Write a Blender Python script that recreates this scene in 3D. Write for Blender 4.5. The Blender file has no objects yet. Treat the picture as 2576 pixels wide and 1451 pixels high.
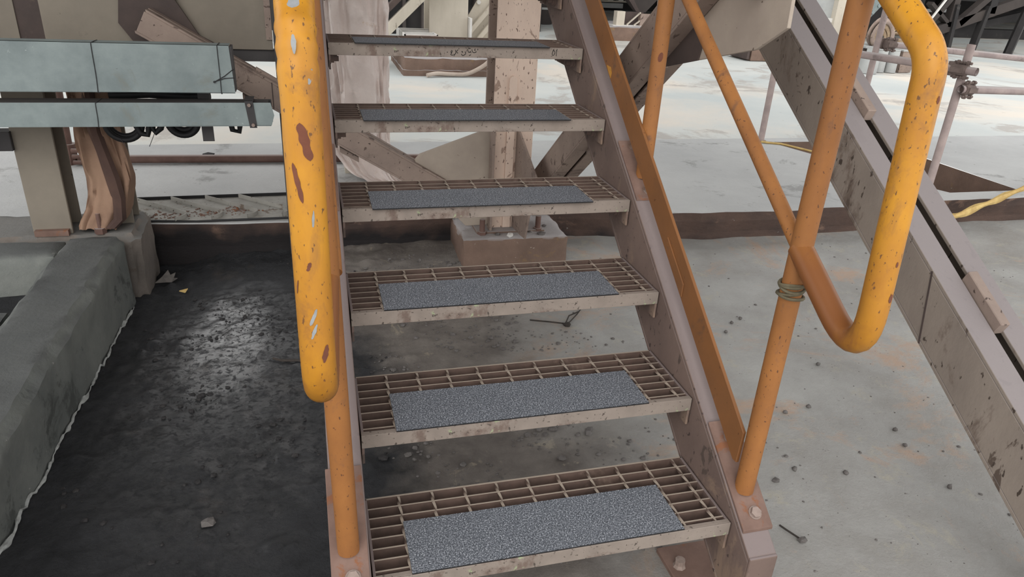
import bpy, math, random
from mathutils import Vector, Matrix, noise

random.seed(7)
SC = bpy.context.scene
COL = SC.collection

# ------------------------------------------------------------------ camera
cam_data = bpy.data.cameras.new('camera')
cam_data.sensor_width = 36.0
cam_data.lens = 25.257
cam_data.clip_start = 0.02
cam_data.clip_end = 300
cam = bpy.data.objects.new('camera', cam_data)
cam.location = (-0.06426, -1.07169, 1.14277)
cam.rotation_euler = (1.136207, -0.052933, -0.261954)
COL.objects.link(cam)
SC.camera = cam

# ------------------------------------------------------------------ sky, exposure
def S(r, g, b):
    f = lambda c: (c/255)/12.92 if c/255 <= 0.04045 else ((c/255+0.055)/1.055)**2.4
    return (f(r), f(g), f(b), 1.0)

world = bpy.data.worlds.new('overcast_sky')
SC.world = world
world.use_nodes = True
wn, wl = world.node_tree.nodes, world.node_tree.links
wn.clear()
w_out = wn.new('ShaderNodeOutputWorld')
w_bg = wn.new('ShaderNodeBackground')
w_tc = wn.new('ShaderNodeTexCoord')
w_sep = wn.new('ShaderNodeSeparateXYZ')
w_ramp = wn.new('ShaderNodeValToRGB')
w_ramp.color_ramp.elements[0].position = 0.0
w_ramp.color_ramp.elements[0].color = (1.0, 0.985, 0.965, 1)
w_ramp.color_ramp.elements[1].position = 0.9
w_ramp.color_ramp.elements[1].color = (1.0, 1.0, 1.0, 1)
wl.new(w_tc.outputs['Generated'], w_sep.inputs[0])
wl.new(w_sep.outputs['Z'], w_ramp.inputs[0])
wl.new(w_ramp.outputs[0], w_bg.inputs[0])
w_bg.inputs[1].default_value = 1.6
wl.new(w_bg.outputs[0], w_out.inputs[0])

sun_d = bpy.data.lights.new('veiled_sun', 'SUN')
sun_d.energy = 1.5
sun_d.angle = math.radians(50)
sun_d.color = (1.0, 0.97, 0.93)
sun = bpy.data.objects.new('veiled_sun', sun_d)
sun.rotation_euler = (math.radians(56), 0, math.radians(-24))
COL.objects.link(sun)

SC.view_settings.view_transform = 'Standard'
SC.view_settings.look = 'None'
SC.view_settings.gamma = 1.0
SC.view_settings.use_curve_mapping = False
SC.view_settings.exposure = 0.0

# ------------------------------------------------------------------ materials
def M(name, c1, c2, c3=None, scale=6.0, detail=8, rough=0.8, bump=0.15, bscale=45.0, dist=0.004,
      c3_at=0.6, c3_scale=3.0, speck=None, speck_at=0.68, speck_scale=60.0, dust=None, dust_amt=0.8,
      dust_lo=0.5, stretch=None, metallic=0.0, spec=0.35, c1_at=0.35, c2_at=0.65, c3_soft=0.06,
      speck2=None, speck2_at=0.7, speck2_scale=25.0):
    m = bpy.data.materials.new(name)
    m.use_nodes = True
    n, l = m.node_tree.nodes, m.node_tree.links
    b = n['Principled BSDF']
    tc = n.new('ShaderNodeTexCoord')
    mp = n.new('ShaderNodeMapping')
    if stretch: mp.inputs['Scale'].default_value = stretch
    l.new(tc.outputs['Object'], mp.inputs[0])
    vec = mp.outputs[0]
    def nz(sc, det=8, rg=0.6, dis=0.0):
        t = n.new('ShaderNodeTexNoise')
        t.inputs['Scale'].default_value = sc
        t.inputs['Detail'].default_value = det
        t.inputs['Roughness'].default_value = rg
        t.inputs['Distortion'].default_value = dis
        l.new(vec, t.inputs['Vector'])
        return t.outputs['Fac']
    def ramp(src, a, b_, ca=(0, 0, 0, 1), cb=(1, 1, 1, 1)):
        r = n.new('ShaderNodeValToRGB')
        r.color_ramp.elements[0].position = a; r.color_ramp.elements[0].color = ca
        r.color_ramp.elements[1].position = b_; r.color_ramp.elements[1].color = cb
        l.new(src, r.inputs[0])
        return r.outputs[0]
    def mix(fac, a, b_):
        x = n.new('ShaderNodeMix'); x.data_type = 'RGBA'
        l.new(fac, x.inputs['Factor'])
        for s, k in ((a, 6), (b_, 7)):
            if isinstance(s, tuple): x.inputs[k].default_value = s
            else: l.new(s, x.inputs[k])
        return x.outputs[2]
    col = ramp(nz(scale, detail, 0.65), c1_at, c2_at, c1, c2)
    if c3: col = mix(ramp(nz(c3_scale, 10, 0.7, 0.4), c3_at, c3_at+c3_soft), col, c3)
    if speck: col = mix(ramp(nz(speck_scale, 3, 0.5), speck_at, speck_at+0.04), col, speck)
    if speck2: col = mix(ramp(nz(speck2_scale, 5, 0.6, 1.0), speck2_at, speck2_at+0.03), col, speck2)
    if dust:  # up-facing sides recoloured: settled dust, and on the grating painted light too
        g = n.new('ShaderNodeNewGeometry')
        sp = n.new('ShaderNodeSeparateXYZ')
        l.new(g.outputs['Normal'], sp.inputs[0])
        r = ramp(sp.outputs['Z'], dust_lo, min(dust_lo+0.35, 1.0), (0, 0, 0, 1), (dust_amt,)*3+(1,))
        col = mix(r, col, dust)
    l.new(col, b.inputs['Base Color'])
    b.inputs['Roughness'].default_value = rough
    b.inputs['Metallic'].default_value = metallic
    b.inputs['Specular IOR Level'].default_value = spec
    if bump:
        bp = n.new('ShaderNodeBump')
        bp.inputs['Strength'].default_value = bump
        bp.inputs['Distance'].default_value = dist
        l.new(nz(bscale, 8, 0.7), bp.inputs['Height'])
        l.new(bp.outputs[0], b.inputs['Normal'])
    return m

MAT = {}
MAT['yellow'] = M('yellow_paint', S(198, 140, 38), S(174, 118, 40), S(136, 94, 54), scale=9, c3_at=0.54, c3_soft=.16, c3_scale=16,
                  speck=S(110, 76, 44), speck_at=0.645, speck_scale=170, rough=0.42, bump=0.12, bscale=60, dist=0.002,
                  speck2=S(150, 150, 150), speck2_at=0.735, speck2_scale=14, stretch=(1, 1, .55))
MAT['orange'] = M('worn_orange_paint', S(156, 104, 56), S(134, 88, 50), S(108, 78, 60), scale=7, c3_at=0.57, c3_scale=16,
                  c3_soft=.14, speck=S(96, 64, 44), speck_at=0.66, speck_scale=180, rough=0.6, bump=0.2, bscale=70, dist=0.002, stretch=(1, 1, .6))
MAT['kick'] = M('faded_orange_paint', S(136, 90, 52), S(120, 81, 50), S(106, 76, 56), scale=4, c3_at=0.6, c3_scale=5,
                speck=S(96, 60, 36), speck_at=0.7, speck_scale=60, rough=0.6, bump=0.06)
MAT['rustplate'] = M('rusty_plate', S(108, 86, 77), S(126, 102, 92), S(128, 84, 58), scale=12, c3_at=0.57, c3_scale=10, rough=0.8, bump=0.2)
MAT['stringer'] = M('dusty_brown_steel', S(120, 102, 94), S(104, 88, 82), S(132, 112, 98), scale=5, c3_at=0.58, c3_scale=4,
                    speck=S(74, 62, 58), speck_at=0.66, speck_scale=70, rough=0.72, bump=0.25, speck2=S(86, 74, 68), speck2_at=.62, speck2_scale=14, dust=S(126, 115, 114), dust_amt=0.85,
                    dust_lo=0.45, stretch=(1, 1, 0.7))
MAT['nosing'] = M('dusty_nosing', S(146, 135, 126), S(128, 118, 110), S(112, 97, 89), scale=9, c3_at=0.55, c3_scale=6,
                  speck=S(80, 72, 66), speck_at=0.645, speck_scale=130, rough=0.85, bump=0.25, bscale=120, dist=0.002,
                  speck2=S(150, 158, 128), speck2_at=0.64, speck2_scale=16)
MAT['grating'] = M('dirty_grating', S(98, 80, 72), S(76, 62, 56), S(116, 98, 88), scale=14, c3_at=0.58, rough=0.8, bump=0.25,
                   bscale=120, dist=0.002, dust=S(176, 164, 150), dust_amt=0.75, dust_lo=0.6)  # bar tops painted paler, for worn edges and for light catching them
MAT['beam'] = M('weathered_grey_steel', S(148, 137, 127), S(130, 120, 112), S(112, 99, 90), scale=4, c3_at=0.58, c3_scale=5,
                speck=S(72, 62, 55), speck_at=0.655, speck_scale=60, rough=0.75, bump=0.3, speck2=S(92, 80, 72), speck2_at=.63, speck2_scale=12, dust=S(134, 127, 128), dust_amt=0.9,
                dust_lo=0.4, stretch=(1, 1, 0.5))
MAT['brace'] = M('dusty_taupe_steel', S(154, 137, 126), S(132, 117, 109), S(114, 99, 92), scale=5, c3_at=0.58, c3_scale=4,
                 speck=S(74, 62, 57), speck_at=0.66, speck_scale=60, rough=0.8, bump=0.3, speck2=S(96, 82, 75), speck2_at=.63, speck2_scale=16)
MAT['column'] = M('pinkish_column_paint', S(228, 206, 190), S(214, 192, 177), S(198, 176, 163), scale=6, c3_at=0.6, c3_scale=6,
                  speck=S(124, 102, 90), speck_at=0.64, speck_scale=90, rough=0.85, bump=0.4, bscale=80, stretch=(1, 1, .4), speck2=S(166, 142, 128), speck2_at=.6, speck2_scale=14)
MAT['palecol'] = M('pale_steel_paint', S(200, 192, 178), S(184, 176, 162), S(150, 140, 128), scale=5, c3_at=0.62, c3_scale=5, rough=0.85,
                   speck=S(120, 112, 100), speck_at=0.68, speck_scale=18, stretch=(1, 1, .35))
MAT['gusset'] = M('gusset_plate_paint', S(178, 166, 153), S(162, 150, 139), S(112, 100, 95), scale=4, c3_at=0.62, c3_scale=2.5, rough=0.8,
                  speck=S(96, 84, 74), speck_at=0.7, speck_scale=40, bump=0.15)
MAT['darkbrown'] = M('dark_brown_steel', S(84, 72, 68), S(66, 58, 56), S(104, 94, 84), scale=4, c3_at=0.62, c3_scale=3, rough=0.8)
MAT['beige'] = M('beige_sheet_metal', S(136, 128, 116), S(118, 111, 101), S(104, 95, 86), scale=2.5, c3_at=0.62, c3_scale=2.2, rough=0.75,
                 speck=S(70, 62, 56), speck_at=0.75, speck_scale=30, bump=0.05)
MAT['darksteel'] = M('charcoal_steel', S(70, 68, 68), S(58, 56, 57), scale=5, rough=0.65, bump=0.08)
MAT['black'] = M('black_rubber', S(26, 26, 28), S(34, 34, 36), scale=8, rough=0.6, bump=0.05)
MAT['galv'] = M('dull_galvanised_sheet', S(134, 145, 145), S(114, 125, 126), S(116, 120, 115), scale=8, c3_at=0.6, c3_scale=7, c3_soft=.12,
                speck=S(82, 86, 86), speck_at=0.72, speck_scale=55, speck2=S(178, 186, 186), speck2_at=0.68, speck2_scale=18,
                rough=0.55, bump=0.06, spec=0.4)
MAT['wire'] = M('binding_wire', S(40, 40, 42), S(54, 54, 56), scale=20, rough=0.6, bump=0)
MAT['concrete'] = M('mud_grey_concrete', S(122, 125, 121), S(98, 102, 100), S(76, 79, 77), scale=4, c3_at=0.58, c3_scale=4, rough=0.9,
                    bump=0.5, bscale=30, dist=0.01, speck=S(150, 150, 146), speck_at=0.72, speck_scale=45,
                    dust=S(78, 79, 80), dust_amt=0.75, dust_lo=0.6)
MAT['crust'] = M('lime_crust', S(188, 192, 190), S(140, 142, 140), scale=30, rough=0.9, bump=0.6, bscale=80)
MAT['pedestal'] = M('mud_stained_concrete', S(130, 108, 96), S(108, 90, 80), S(132, 108, 80), scale=4, c3_at=0.6, c3_scale=4, rough=0.9,
                    bump=0.6, bscale=35, dist=0.01, speck=S(170, 160, 150), speck_at=0.72, speck_scale=40,
                    dust=S(166, 162, 162), dust_amt=0.95, dust_lo=0.5)
MAT['slab'] = M('dusty_concrete_slab', S(190, 191, 190), S(174, 175, 175), S(150, 150, 149), scale=1.3, c3_at=0.58, c3_scale=2.5, rough=0.75,
                bump=0.5, bscale=38, dist=0.01, speck=S(120, 116, 112), speck_at=0.73, speck_scale=28)
MAT['plate'] = M('dirty_plate', S(158, 156, 150), S(138, 136, 130), S(110, 98, 88), scale=7, c3_at=0.58, c3_scale=9, speck=S(70, 60, 54), speck_at=.66, speck_scale=60, rough=.8, bump=.3)
MAT['plinth'] = M('chipped_concrete', S(124, 116, 109), S(104, 98, 93), S(92, 82, 74), scale=5, rough=.9, bump=.5, bscale=35, dist=.01, dust=S(112, 112, 110), dust_amt=.8)
MAT['clod'] = M('black_mud_clod', S(52, 50, 50), S(36, 35, 37), scale=40, rough=.8, bump=.3)
MAT['chip'] = M('bare_grey_metal', S(150, 154, 156), S(128, 130, 132), scale=40, rough=.5, bump=.1)
MAT['rust'] = M('rust_stain', S(116, 70, 52), S(98, 60, 48), scale=30, rough=.85, bump=.2)
MAT['slabside'] = M('mud_stained_edge', S(92, 74, 66), S(70, 58, 54), S(116, 94, 82), scale=3, c3_at=0.6, c3_scale=3, rough=0.9, bump=0.6,
                    bscale=26, dist=0.012, speck=S(168, 164, 160), speck_at=0.72, speck_scale=16, stretch=(1, 1, 2.0))
MAT['plastic'] = M('dusty_plastic_film', S(236, 224, 218), S(224, 210, 204), S(214, 190, 168), scale=5, c3_at=0.62, c3_scale=4, rough=0.45,
                   bump=0.5, bscale=20, dist=0.02, spec=0.5)
MAT['cloth'] = M('brown_dusty_cloth', S(152, 124, 104), S(126, 100, 84), S(108, 86, 74), scale=5, c3_at=0.58, c3_scale=4, rough=0.9, bump=0.3, bscale=24)
MAT['clothdark'] = M('dark_brown_cloth', S(86, 66, 58), S(70, 54, 50), scale=6, rough=0.9, bump=0.2)
MAT['scaff'] = M('dusty_scaffold_tube', S(176, 160, 156), S(152, 138, 136), S(128, 116, 114), scale=9, c3_at=0.6, rough=0.8,
                 bump=0.1, speck=S(226, 222, 220), speck_at=0.74, speck_scale=40, dust=S(186, 178, 176), dust_amt=0.7, dust_lo=0.4)
MAT['clamp'] = M('rusty_clamp', S(124, 110, 104), S(98, 86, 82), scale=18, rough=0.85, bump=0.3)
MAT['rustpipe'] = M('rust_brown_pipe', S(112, 88, 80), S(90, 68, 62), scale=8, rough=0.75, bump=0.1, dust=S(180, 170, 166), dust_amt=0.7, dust_lo=0.7)
MAT['fardark'] = M('far_dark_steel', S(48, 46, 46), S(34, 33, 34), S(64, 60, 58), scale=2, c3_at=0.6, rough=0.8, bump=0.05)  # plain near-black tone for the distant steel
MAT['farbrown'] = M('far_brown_steel', S(66, 60, 57), S(52, 47, 46), scale=2, rough=0.8, bump=0.05)
MAT['white'] = M('pale_dusty_steel', S(220, 218, 214), S(202, 200, 196), scale=6, rough=0.8, bump=0.05)
MAT['greycyl'] = M('dusty_grey_drum', S(172, 174, 172), S(156, 158, 158), scale=4, rough=0.85, bump=0.05)
MAT['wood'] = M('old_timber', S(168, 148, 124), S(140, 120, 98), scale=10, rough=0.9, bump=0.2, stretch=(1, 8, 8))
MAT['tape'] = M('grey_green_twine', S(112, 104, 84), S(84, 78, 62), scale=30, rough=0.9, bump=0.3)
MAT['webbing'] = M('faded_yellow_webbing', S(206, 180, 118), S(178, 148, 92), scale=14, rough=0.8, bump=0.2)
MAT['hose'] = M('dusty_hose', S(190, 176, 164), S(168, 152, 140), scale=6, rough=0.7, bump=0.05)
MAT['marker'] = M('black_marker', S(24, 23, 22), S(34, 33, 32), scale=50, rough=0.7, bump=0)
MAT['pebble'] = M('grey_pebble', S(112, 108, 106), S(90, 86, 84), scale=30, rough=0.85, bump=0.2)
MAT['leaf'] = M('dry_leaf', S(112, 108, 104), S(88, 84, 82), scale=30, rough=0.9, bump=0.2)
MAT['twig'] = M('dark_twig', S(48, 44, 42), S(64, 58, 54), scale=30, rough=0.9, bump=0.2)
MAT['bolt'] = M('dusty_bolt', S(150, 134, 126), S(122, 106, 98), S(110, 80, 62), scale=30, c3_at=0.6, rough=0.7, bump=0.2)
MAT['roof'] = M('dark_roof_sheet', S(70, 68, 66), S(58, 56, 54), scale=2, rough=0.9, bump=0)  # dark sheet for the added roof slabs and the far wall

def grit_material():
    m = bpy.data.materials.new('mineral_grit'); m.use_nodes = True
    n, l = m.node_tree.nodes, m.node_tree.links
    b = n['Principled BSDF']
    tc = n.new('ShaderNodeTexCoord')
    t = n.new('ShaderNodeTexNoise'); t.inputs['Scale'].default_value = 330; t.inputs['Detail'].default_value = 3
    t.inputs['Roughness'].default_value = 0.7
    l.new(tc.outputs['Object'], t.inputs['Vector'])
    r = n.new('ShaderNodeValToRGB')
    e = r.color_ramp.elements
    e[0].position = 0.36; e[0].color = S(54, 58, 64)
    e[1].position = 0.68; e[1].color = S(198, 202, 210)
    k = e.new(0.53); k.color = S(106, 111, 119)
    l.new(t.outputs['Fac'], r.inputs[0])
    l.new(r.outputs[0], b.inputs['Base Color'])
    b.inputs['Roughness'].default_value = 0.55
    b.inputs['Specular IOR Level'].default_value = 0.4
    bp = n.new('ShaderNodeBump'); bp.inputs['Strength'].default_value = 0.5; bp.inputs['Distance'].default_value = 0.001
    l.new(t.outputs['Fac'], bp.inputs['Height']); l.new(bp.outputs[0], b.inputs['Normal'])
    return m
MAT['grit'] = grit_material()

def ground_material():
    """Near ground: black coal mud to the left, grey-brown dust to the right, wet film on the mud."""
    m = bpy.data.materials.new('mud_and_dust_ground'); m.use_nodes = True
    n, l = m.node_tree.nodes, m.node_tree.links
    b = n['Principled BSDF']
    tc = n.new('ShaderNodeTexCoord')
    P = tc.outputs['Object']
    def nz(sc, det=8, rg=0.65, dis=0.0, vec=None):
        t = n.new('ShaderNodeTexNoise'); t.inputs['Scale'].default_value = sc; t.inputs['Detail'].default_value = det
        t.inputs['Roughness'].default_value = rg; t.inputs['Distortion'].default_value = dis
        l.new(vec or P, t.inputs['Vector']); return t.outputs['Fac']
    def ramp(src, stops):
        r = n.new('ShaderNodeValToRGB'); e = r.color_ramp.elements
        e[0].position, e[0].color = stops[0]; e[1].position, e[1].color = stops[-1]
        for p_, c_ in stops[1:-1]:
            k = e.new(p_); k.color = c_
        l.new(src, r.inputs[0]); return r.outputs[0]
    def math_(op, a, b_):
        x = n.new('ShaderNodeMath'); x.operation = op
        for i, s in enumerate((a, b_)):
            if isinstance(s, (int, float)): x.inputs[i].default_value = s
            else: l.new(s, x.inputs[i])
        return x.outputs[0]
    def mix(fac, a, b_):
        x = n.new('ShaderNodeMix'); x.data_type = 'RGBA'; l.new(fac, x.inputs['Factor'])
        for s, k in ((a, 6), (b_, 7)):
            if isinstance(s, tuple): x.inputs[k].default_value = s
            else: l.new(s, x.inputs[k])
        return x.outputs[2]
    sep = n.new('ShaderNodeSeparateXYZ'); l.new(P, sep.inputs[0])
    X, Yv = sep.outputs['X'], sep.outputs['Y']
    K = (0, 0, 0, 1); W = (1, 1, 1, 1)
    # edge of the black mud runs roughly along x = 0.1, further left behind
    edge = math_('ADD', X, math_('MULTIPLY', math_('SUBTRACT', nz(4.0, 8, .6), 0.5), 0.55))
    edge = math_('ADD', edge, math_('MULTIPLY', math_('MAXIMUM', math_('SUBTRACT', Yv, 1.3), 0.0), 0.22))
    mud = ramp(edge, [(0.04, W), (0.20, K)])
    dust = ramp(nz(2.2, 9, .65), [(0.3, S(140, 137, 132)), (0.5, S(155, 154, 151)), (0.7, S(170, 170, 167))])
    dust = mix(ramp(nz(1.7, 10, .75, .6), [(0.54, K), (0.64, (.75,)*3+(1,))]), dust, S(178, 150, 128))
    dust = mix(ramp(nz(7, 10, .75, .4), [(0.56, K), (0.66, (.6,)*3+(1,))]), dust, S(174, 168, 152))
    dust = mix(ramp(nz(60, 4, .6), [(0.68, K), (0.74, (.7,)*3+(1,))]), dust, S(110, 106, 102))
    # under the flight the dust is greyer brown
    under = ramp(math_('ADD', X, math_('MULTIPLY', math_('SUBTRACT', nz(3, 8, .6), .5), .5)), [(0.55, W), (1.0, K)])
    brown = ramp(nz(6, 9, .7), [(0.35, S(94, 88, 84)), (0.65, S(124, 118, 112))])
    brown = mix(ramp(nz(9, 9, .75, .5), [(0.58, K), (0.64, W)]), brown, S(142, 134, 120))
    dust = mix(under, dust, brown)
    black = ramp(nz(5, 9, .7), [(0.3, S(30, 31, 34)), (0.7, S(56, 57, 60))])
    black = mix(ramp(nz(3, 8, .7), [(0.58, K), (0.7, (.5,)*3+(1,))]), black, S(74, 66, 60))
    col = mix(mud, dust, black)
    l.new(col, b.inputs['Base Color'])
    # the wet place where spilled water stands: glossier
    def spot(cx, cy, rx, ry):
        dx = math_('DIVIDE', math_('SUBTRACT', X, cx), rx)
        dy = math_('DIVIDE', math_('SUBTRACT', Yv, cy), ry)
        return math_('ADD', math_('MULTIPLY', dx, dx), math_('MULTIPLY', dy, dy))
    core = ramp(spot(-0.42, 1.48, 0.20, 0.56), [(0.2, W), (1.0, K)])
    halo = ramp(spot(-0.40, 1.15, 0.42, 1.0), [(0.0, (.45,)*3+(1,)), (1.0, K)])
    wet = math_('MULTIPLY', math_('MAXIMUM', core, halo), math_('MULTIPLY', ramp(nz(9, 9, .72, .4), [(0.34, (.05,)*3+(1,)), (0.52, W)]), ramp(nz(46, 6, .7, .3), [(0.40, (.10,)*3+(1,)), (0.50, W)])))
    b.inputs['Roughness'].default_value = 0.7
    b.inputs['Specular IOR Level'].default_value = 0.35
    l.new(math_('MULTIPLY', wet, 1.0), b.inputs['Coat Weight'])
    b.inputs['Coat Roughness'].default_value = 0.12
    b.inputs['Coat IOR'].default_value = 2.9
    cb = n.new('ShaderNodeBump'); cb.inputs['Distance'].default_value = 0.003; cb.inputs['Strength'].default_value = 0.5
    l.new(nz(85, 7, .7), cb.inputs['Height']); l.new(cb.outputs[0], b.inputs['Coat Normal'])
    h = math_('ADD', nz(24, 10, .72), math_('MULTIPLY', nz(90, 6, .7), 0.35))
    bp = n.new('ShaderNodeBump'); bp.inputs['Distance'].default_value = 0.018
    l.new(math_('ADD', 0.45, math_('MULTIPLY', mud, 0.5)), bp.inputs['Strength'])
    l.new(h, bp.inputs['Height']); l.new(bp.outputs[0], b.inputs['Normal'])
    return m
MAT['ground'] = ground_material()

def yard_material():
    m = bpy.data.materials.new('pale_dust_yard'); m.use_nodes = True
    n, l = m.node_tree.nodes, m.node_tree.links
    b = n['Principled BSDF']
    tc = n.new('ShaderNodeTexCoord'); P = tc.outputs['Object']
    def nz(sc, det=8, rg=0.65, dis=0.0):
        t = n.new('ShaderNodeTexNoise'); t.inputs['Scale'].default_value = sc; t.inputs['Detail'].default_value = det
        t.inputs['Roughness'].default_value = rg; t.inputs['Distortion'].default_value = dis
        l.new(P, t.inputs['Vector']); return t.outputs['Fac']
    def ramp(src, stops):
        r = n.new('ShaderNodeValToRGB'); e = r.color_ramp.elements
        e[0].position, e[0].color = stops[0]; e[1].position, e[1].color = stops[-1]
        for p_, c_ in stops[1:-1]:
            k = e.new(p_); k.color = c_
        l.new(src, r.inputs[0]); return r.outputs[0]
    def mix(fac, a, b_):
        x = n.new('ShaderNodeMix'); x.data_type = 'RGBA'; l.new(fac, x.inputs['Factor'])
        for s, k in ((a, 6), (b_, 7)):
            if isinstance(s, tuple): x.inputs[k].default_value = s
            else: l.new(s, x.inputs[k])
        return x.outputs[2]
    K = (0, 0, 0, 1); W = (1, 1, 1, 1)
    col = ramp(nz(0.8, 8, .6), [(0.35, S(204, 206, 202)), (0.65, S(188, 194, 193))])
    col = mix(ramp(nz(0.45, 9, .6, .5), [(0.5, K), (0.62, (.55,)*3+(1,))]), col, S(228, 212, 194))
    col = mix(ramp(nz(0.7, 10, .7, .8), [(0.545, K), (0.60, (.8,)*3+(1,))]), col, S(170, 164, 158))
    col = mix(ramp(nz(14, 6, .6), [(0.7, K), (0.74, (.6,)*3+(1,))]), col, S(140, 134, 128))
    l.new(col, b.inputs['Base Color'])
    b.inputs['Roughness'].default_value = 0.6
    b.inputs['Specular IOR Level'].default_value = 0.45
    bp = n.new('ShaderNodeBump'); bp.inputs['Strength'].default_value = 0.25; bp.inputs['Distance'].default_value = 0.02
    l.new(nz(10, 9, .7), bp.inputs['Height']); l.new(bp.outputs[0], b.inputs['Normal'])
    return m
MAT['yard'] = yard_material()

def stain_kerb():
    m = MAT['slabside']; n, l = m.node_tree.nodes, m.node_tree.links
    b = n['Principled BSDF']; old = b.inputs['Base Color'].links[0].from_socket
    tc = n.new('ShaderNodeTexCoord'); sp = n.new('ShaderNodeSeparateXYZ'); l.new(tc.outputs['Object'], sp.inputs[0])
    t = n.new('ShaderNodeTexNoise'); t.inputs['Scale'].default_value = 7; t.inputs['Detail'].default_value = 8
    l.new(tc.outputs['Object'], t.inputs['Vector'])
    def mm(op, a, c):
        x = n.new('ShaderNodeMath'); x.operation = op
        for i, s_ in enumerate((a, c)):
            if isinstance(s_, float): x.inputs[i].default_value = s_
            else: l.new(s_, x.inputs[i])
        return x.outputs[0]
    # black mud splashed along the foot, thick at the left
    v = mm('ADD', mm('MULTIPLY', sp.outputs['X'], -0.10), mm('MULTIPLY', sp.outputs['Z'], -1.6))
    v = mm('ADD', v, mm('MULTIPLY', t.outputs['Fac'], 0.35))
    r = n.new('ShaderNodeValToRGB'); r.color_ramp.elements[0].position = 0.36; r.color_ramp.elements[1].position = 0.50
    l.new(v, r.inputs[0])
    x = n.new('ShaderNodeMix'); x.data_type = 'RGBA'
    l.new(r.outputs[0], x.inputs['Factor']); l.new(old, x.inputs[6]); x.inputs[7].default_value = S(38, 35, 36)
    l.new(x.outputs[2], b.inputs['Base Color'])
stain_kerb()
def worn_loop():
    # the leg of the handrail loop below knee height is scuffed down to brown
    m = MAT['yellow']; n, l = m.node_tree.nodes, m.node_tree.links
    b = n['Principled BSDF']; old = b.inputs['Base Color'].links[0].from_socket
    tc = n.new('ShaderNodeTexCoord'); sp = n.new('ShaderNodeSeparateXYZ'); l.new(tc.outputs['Object'], sp.inputs[0])
    t = n.new('ShaderNodeTexNoise'); t.inputs['Scale'].default_value = 22; t.inputs['Detail'].default_value = 8
    l.new(tc.outputs['Object'], t.inputs['Vector'])
    def mm(op, a, c):
        x = n.new('ShaderNodeMath'); x.operation = op; x.use_clamp = True
        for i, s_ in enumerate((a, c)):
            if isinstance(s_, float): x.inputs[i].default_value = s_
            else: l.new(s_, x.inputs[i])
        return x.outputs[0]
    y = n.new('ShaderNodeMapRange'); y.inputs[1].default_value = -0.27; y.inputs[2].default_value = -0.10; l.new(sp.outputs['Y'], y.inputs[0])
    z = n.new('ShaderNodeMapRange'); z.inputs[1].default_value = 0.85; z.inputs[2].default_value = 0.50; l.new(sp.outputs['Z'], z.inputs[0])
    f = mm('MULTIPLY', y.outputs[0], z.outputs[0])
    f = mm('ADD', f, mm('MULTIPLY', mm('SUBTRACT', t.outputs['Fac'], 0.5), 0.9))
    f = mm('MULTIPLY', mm('MULTIPLY', f, 1.6), mm('MULTIPLY', z.outputs[0], 1.3))
    x = n.new('ShaderNodeMix'); x.data_type = 'RGBA'
    l.new(f, x.inputs['Factor']); l.new(old, x.inputs[6]); x.inputs[7].default_value = S(128, 80, 44)
    l.new(x.outputs[2], b.inputs['Base Color'])
worn_loop()

# ------------------------------------------------------------------ mesh helpers
OFF = {}
def V(*a): return Vector(a[0] if len(a) == 1 else a)

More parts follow.
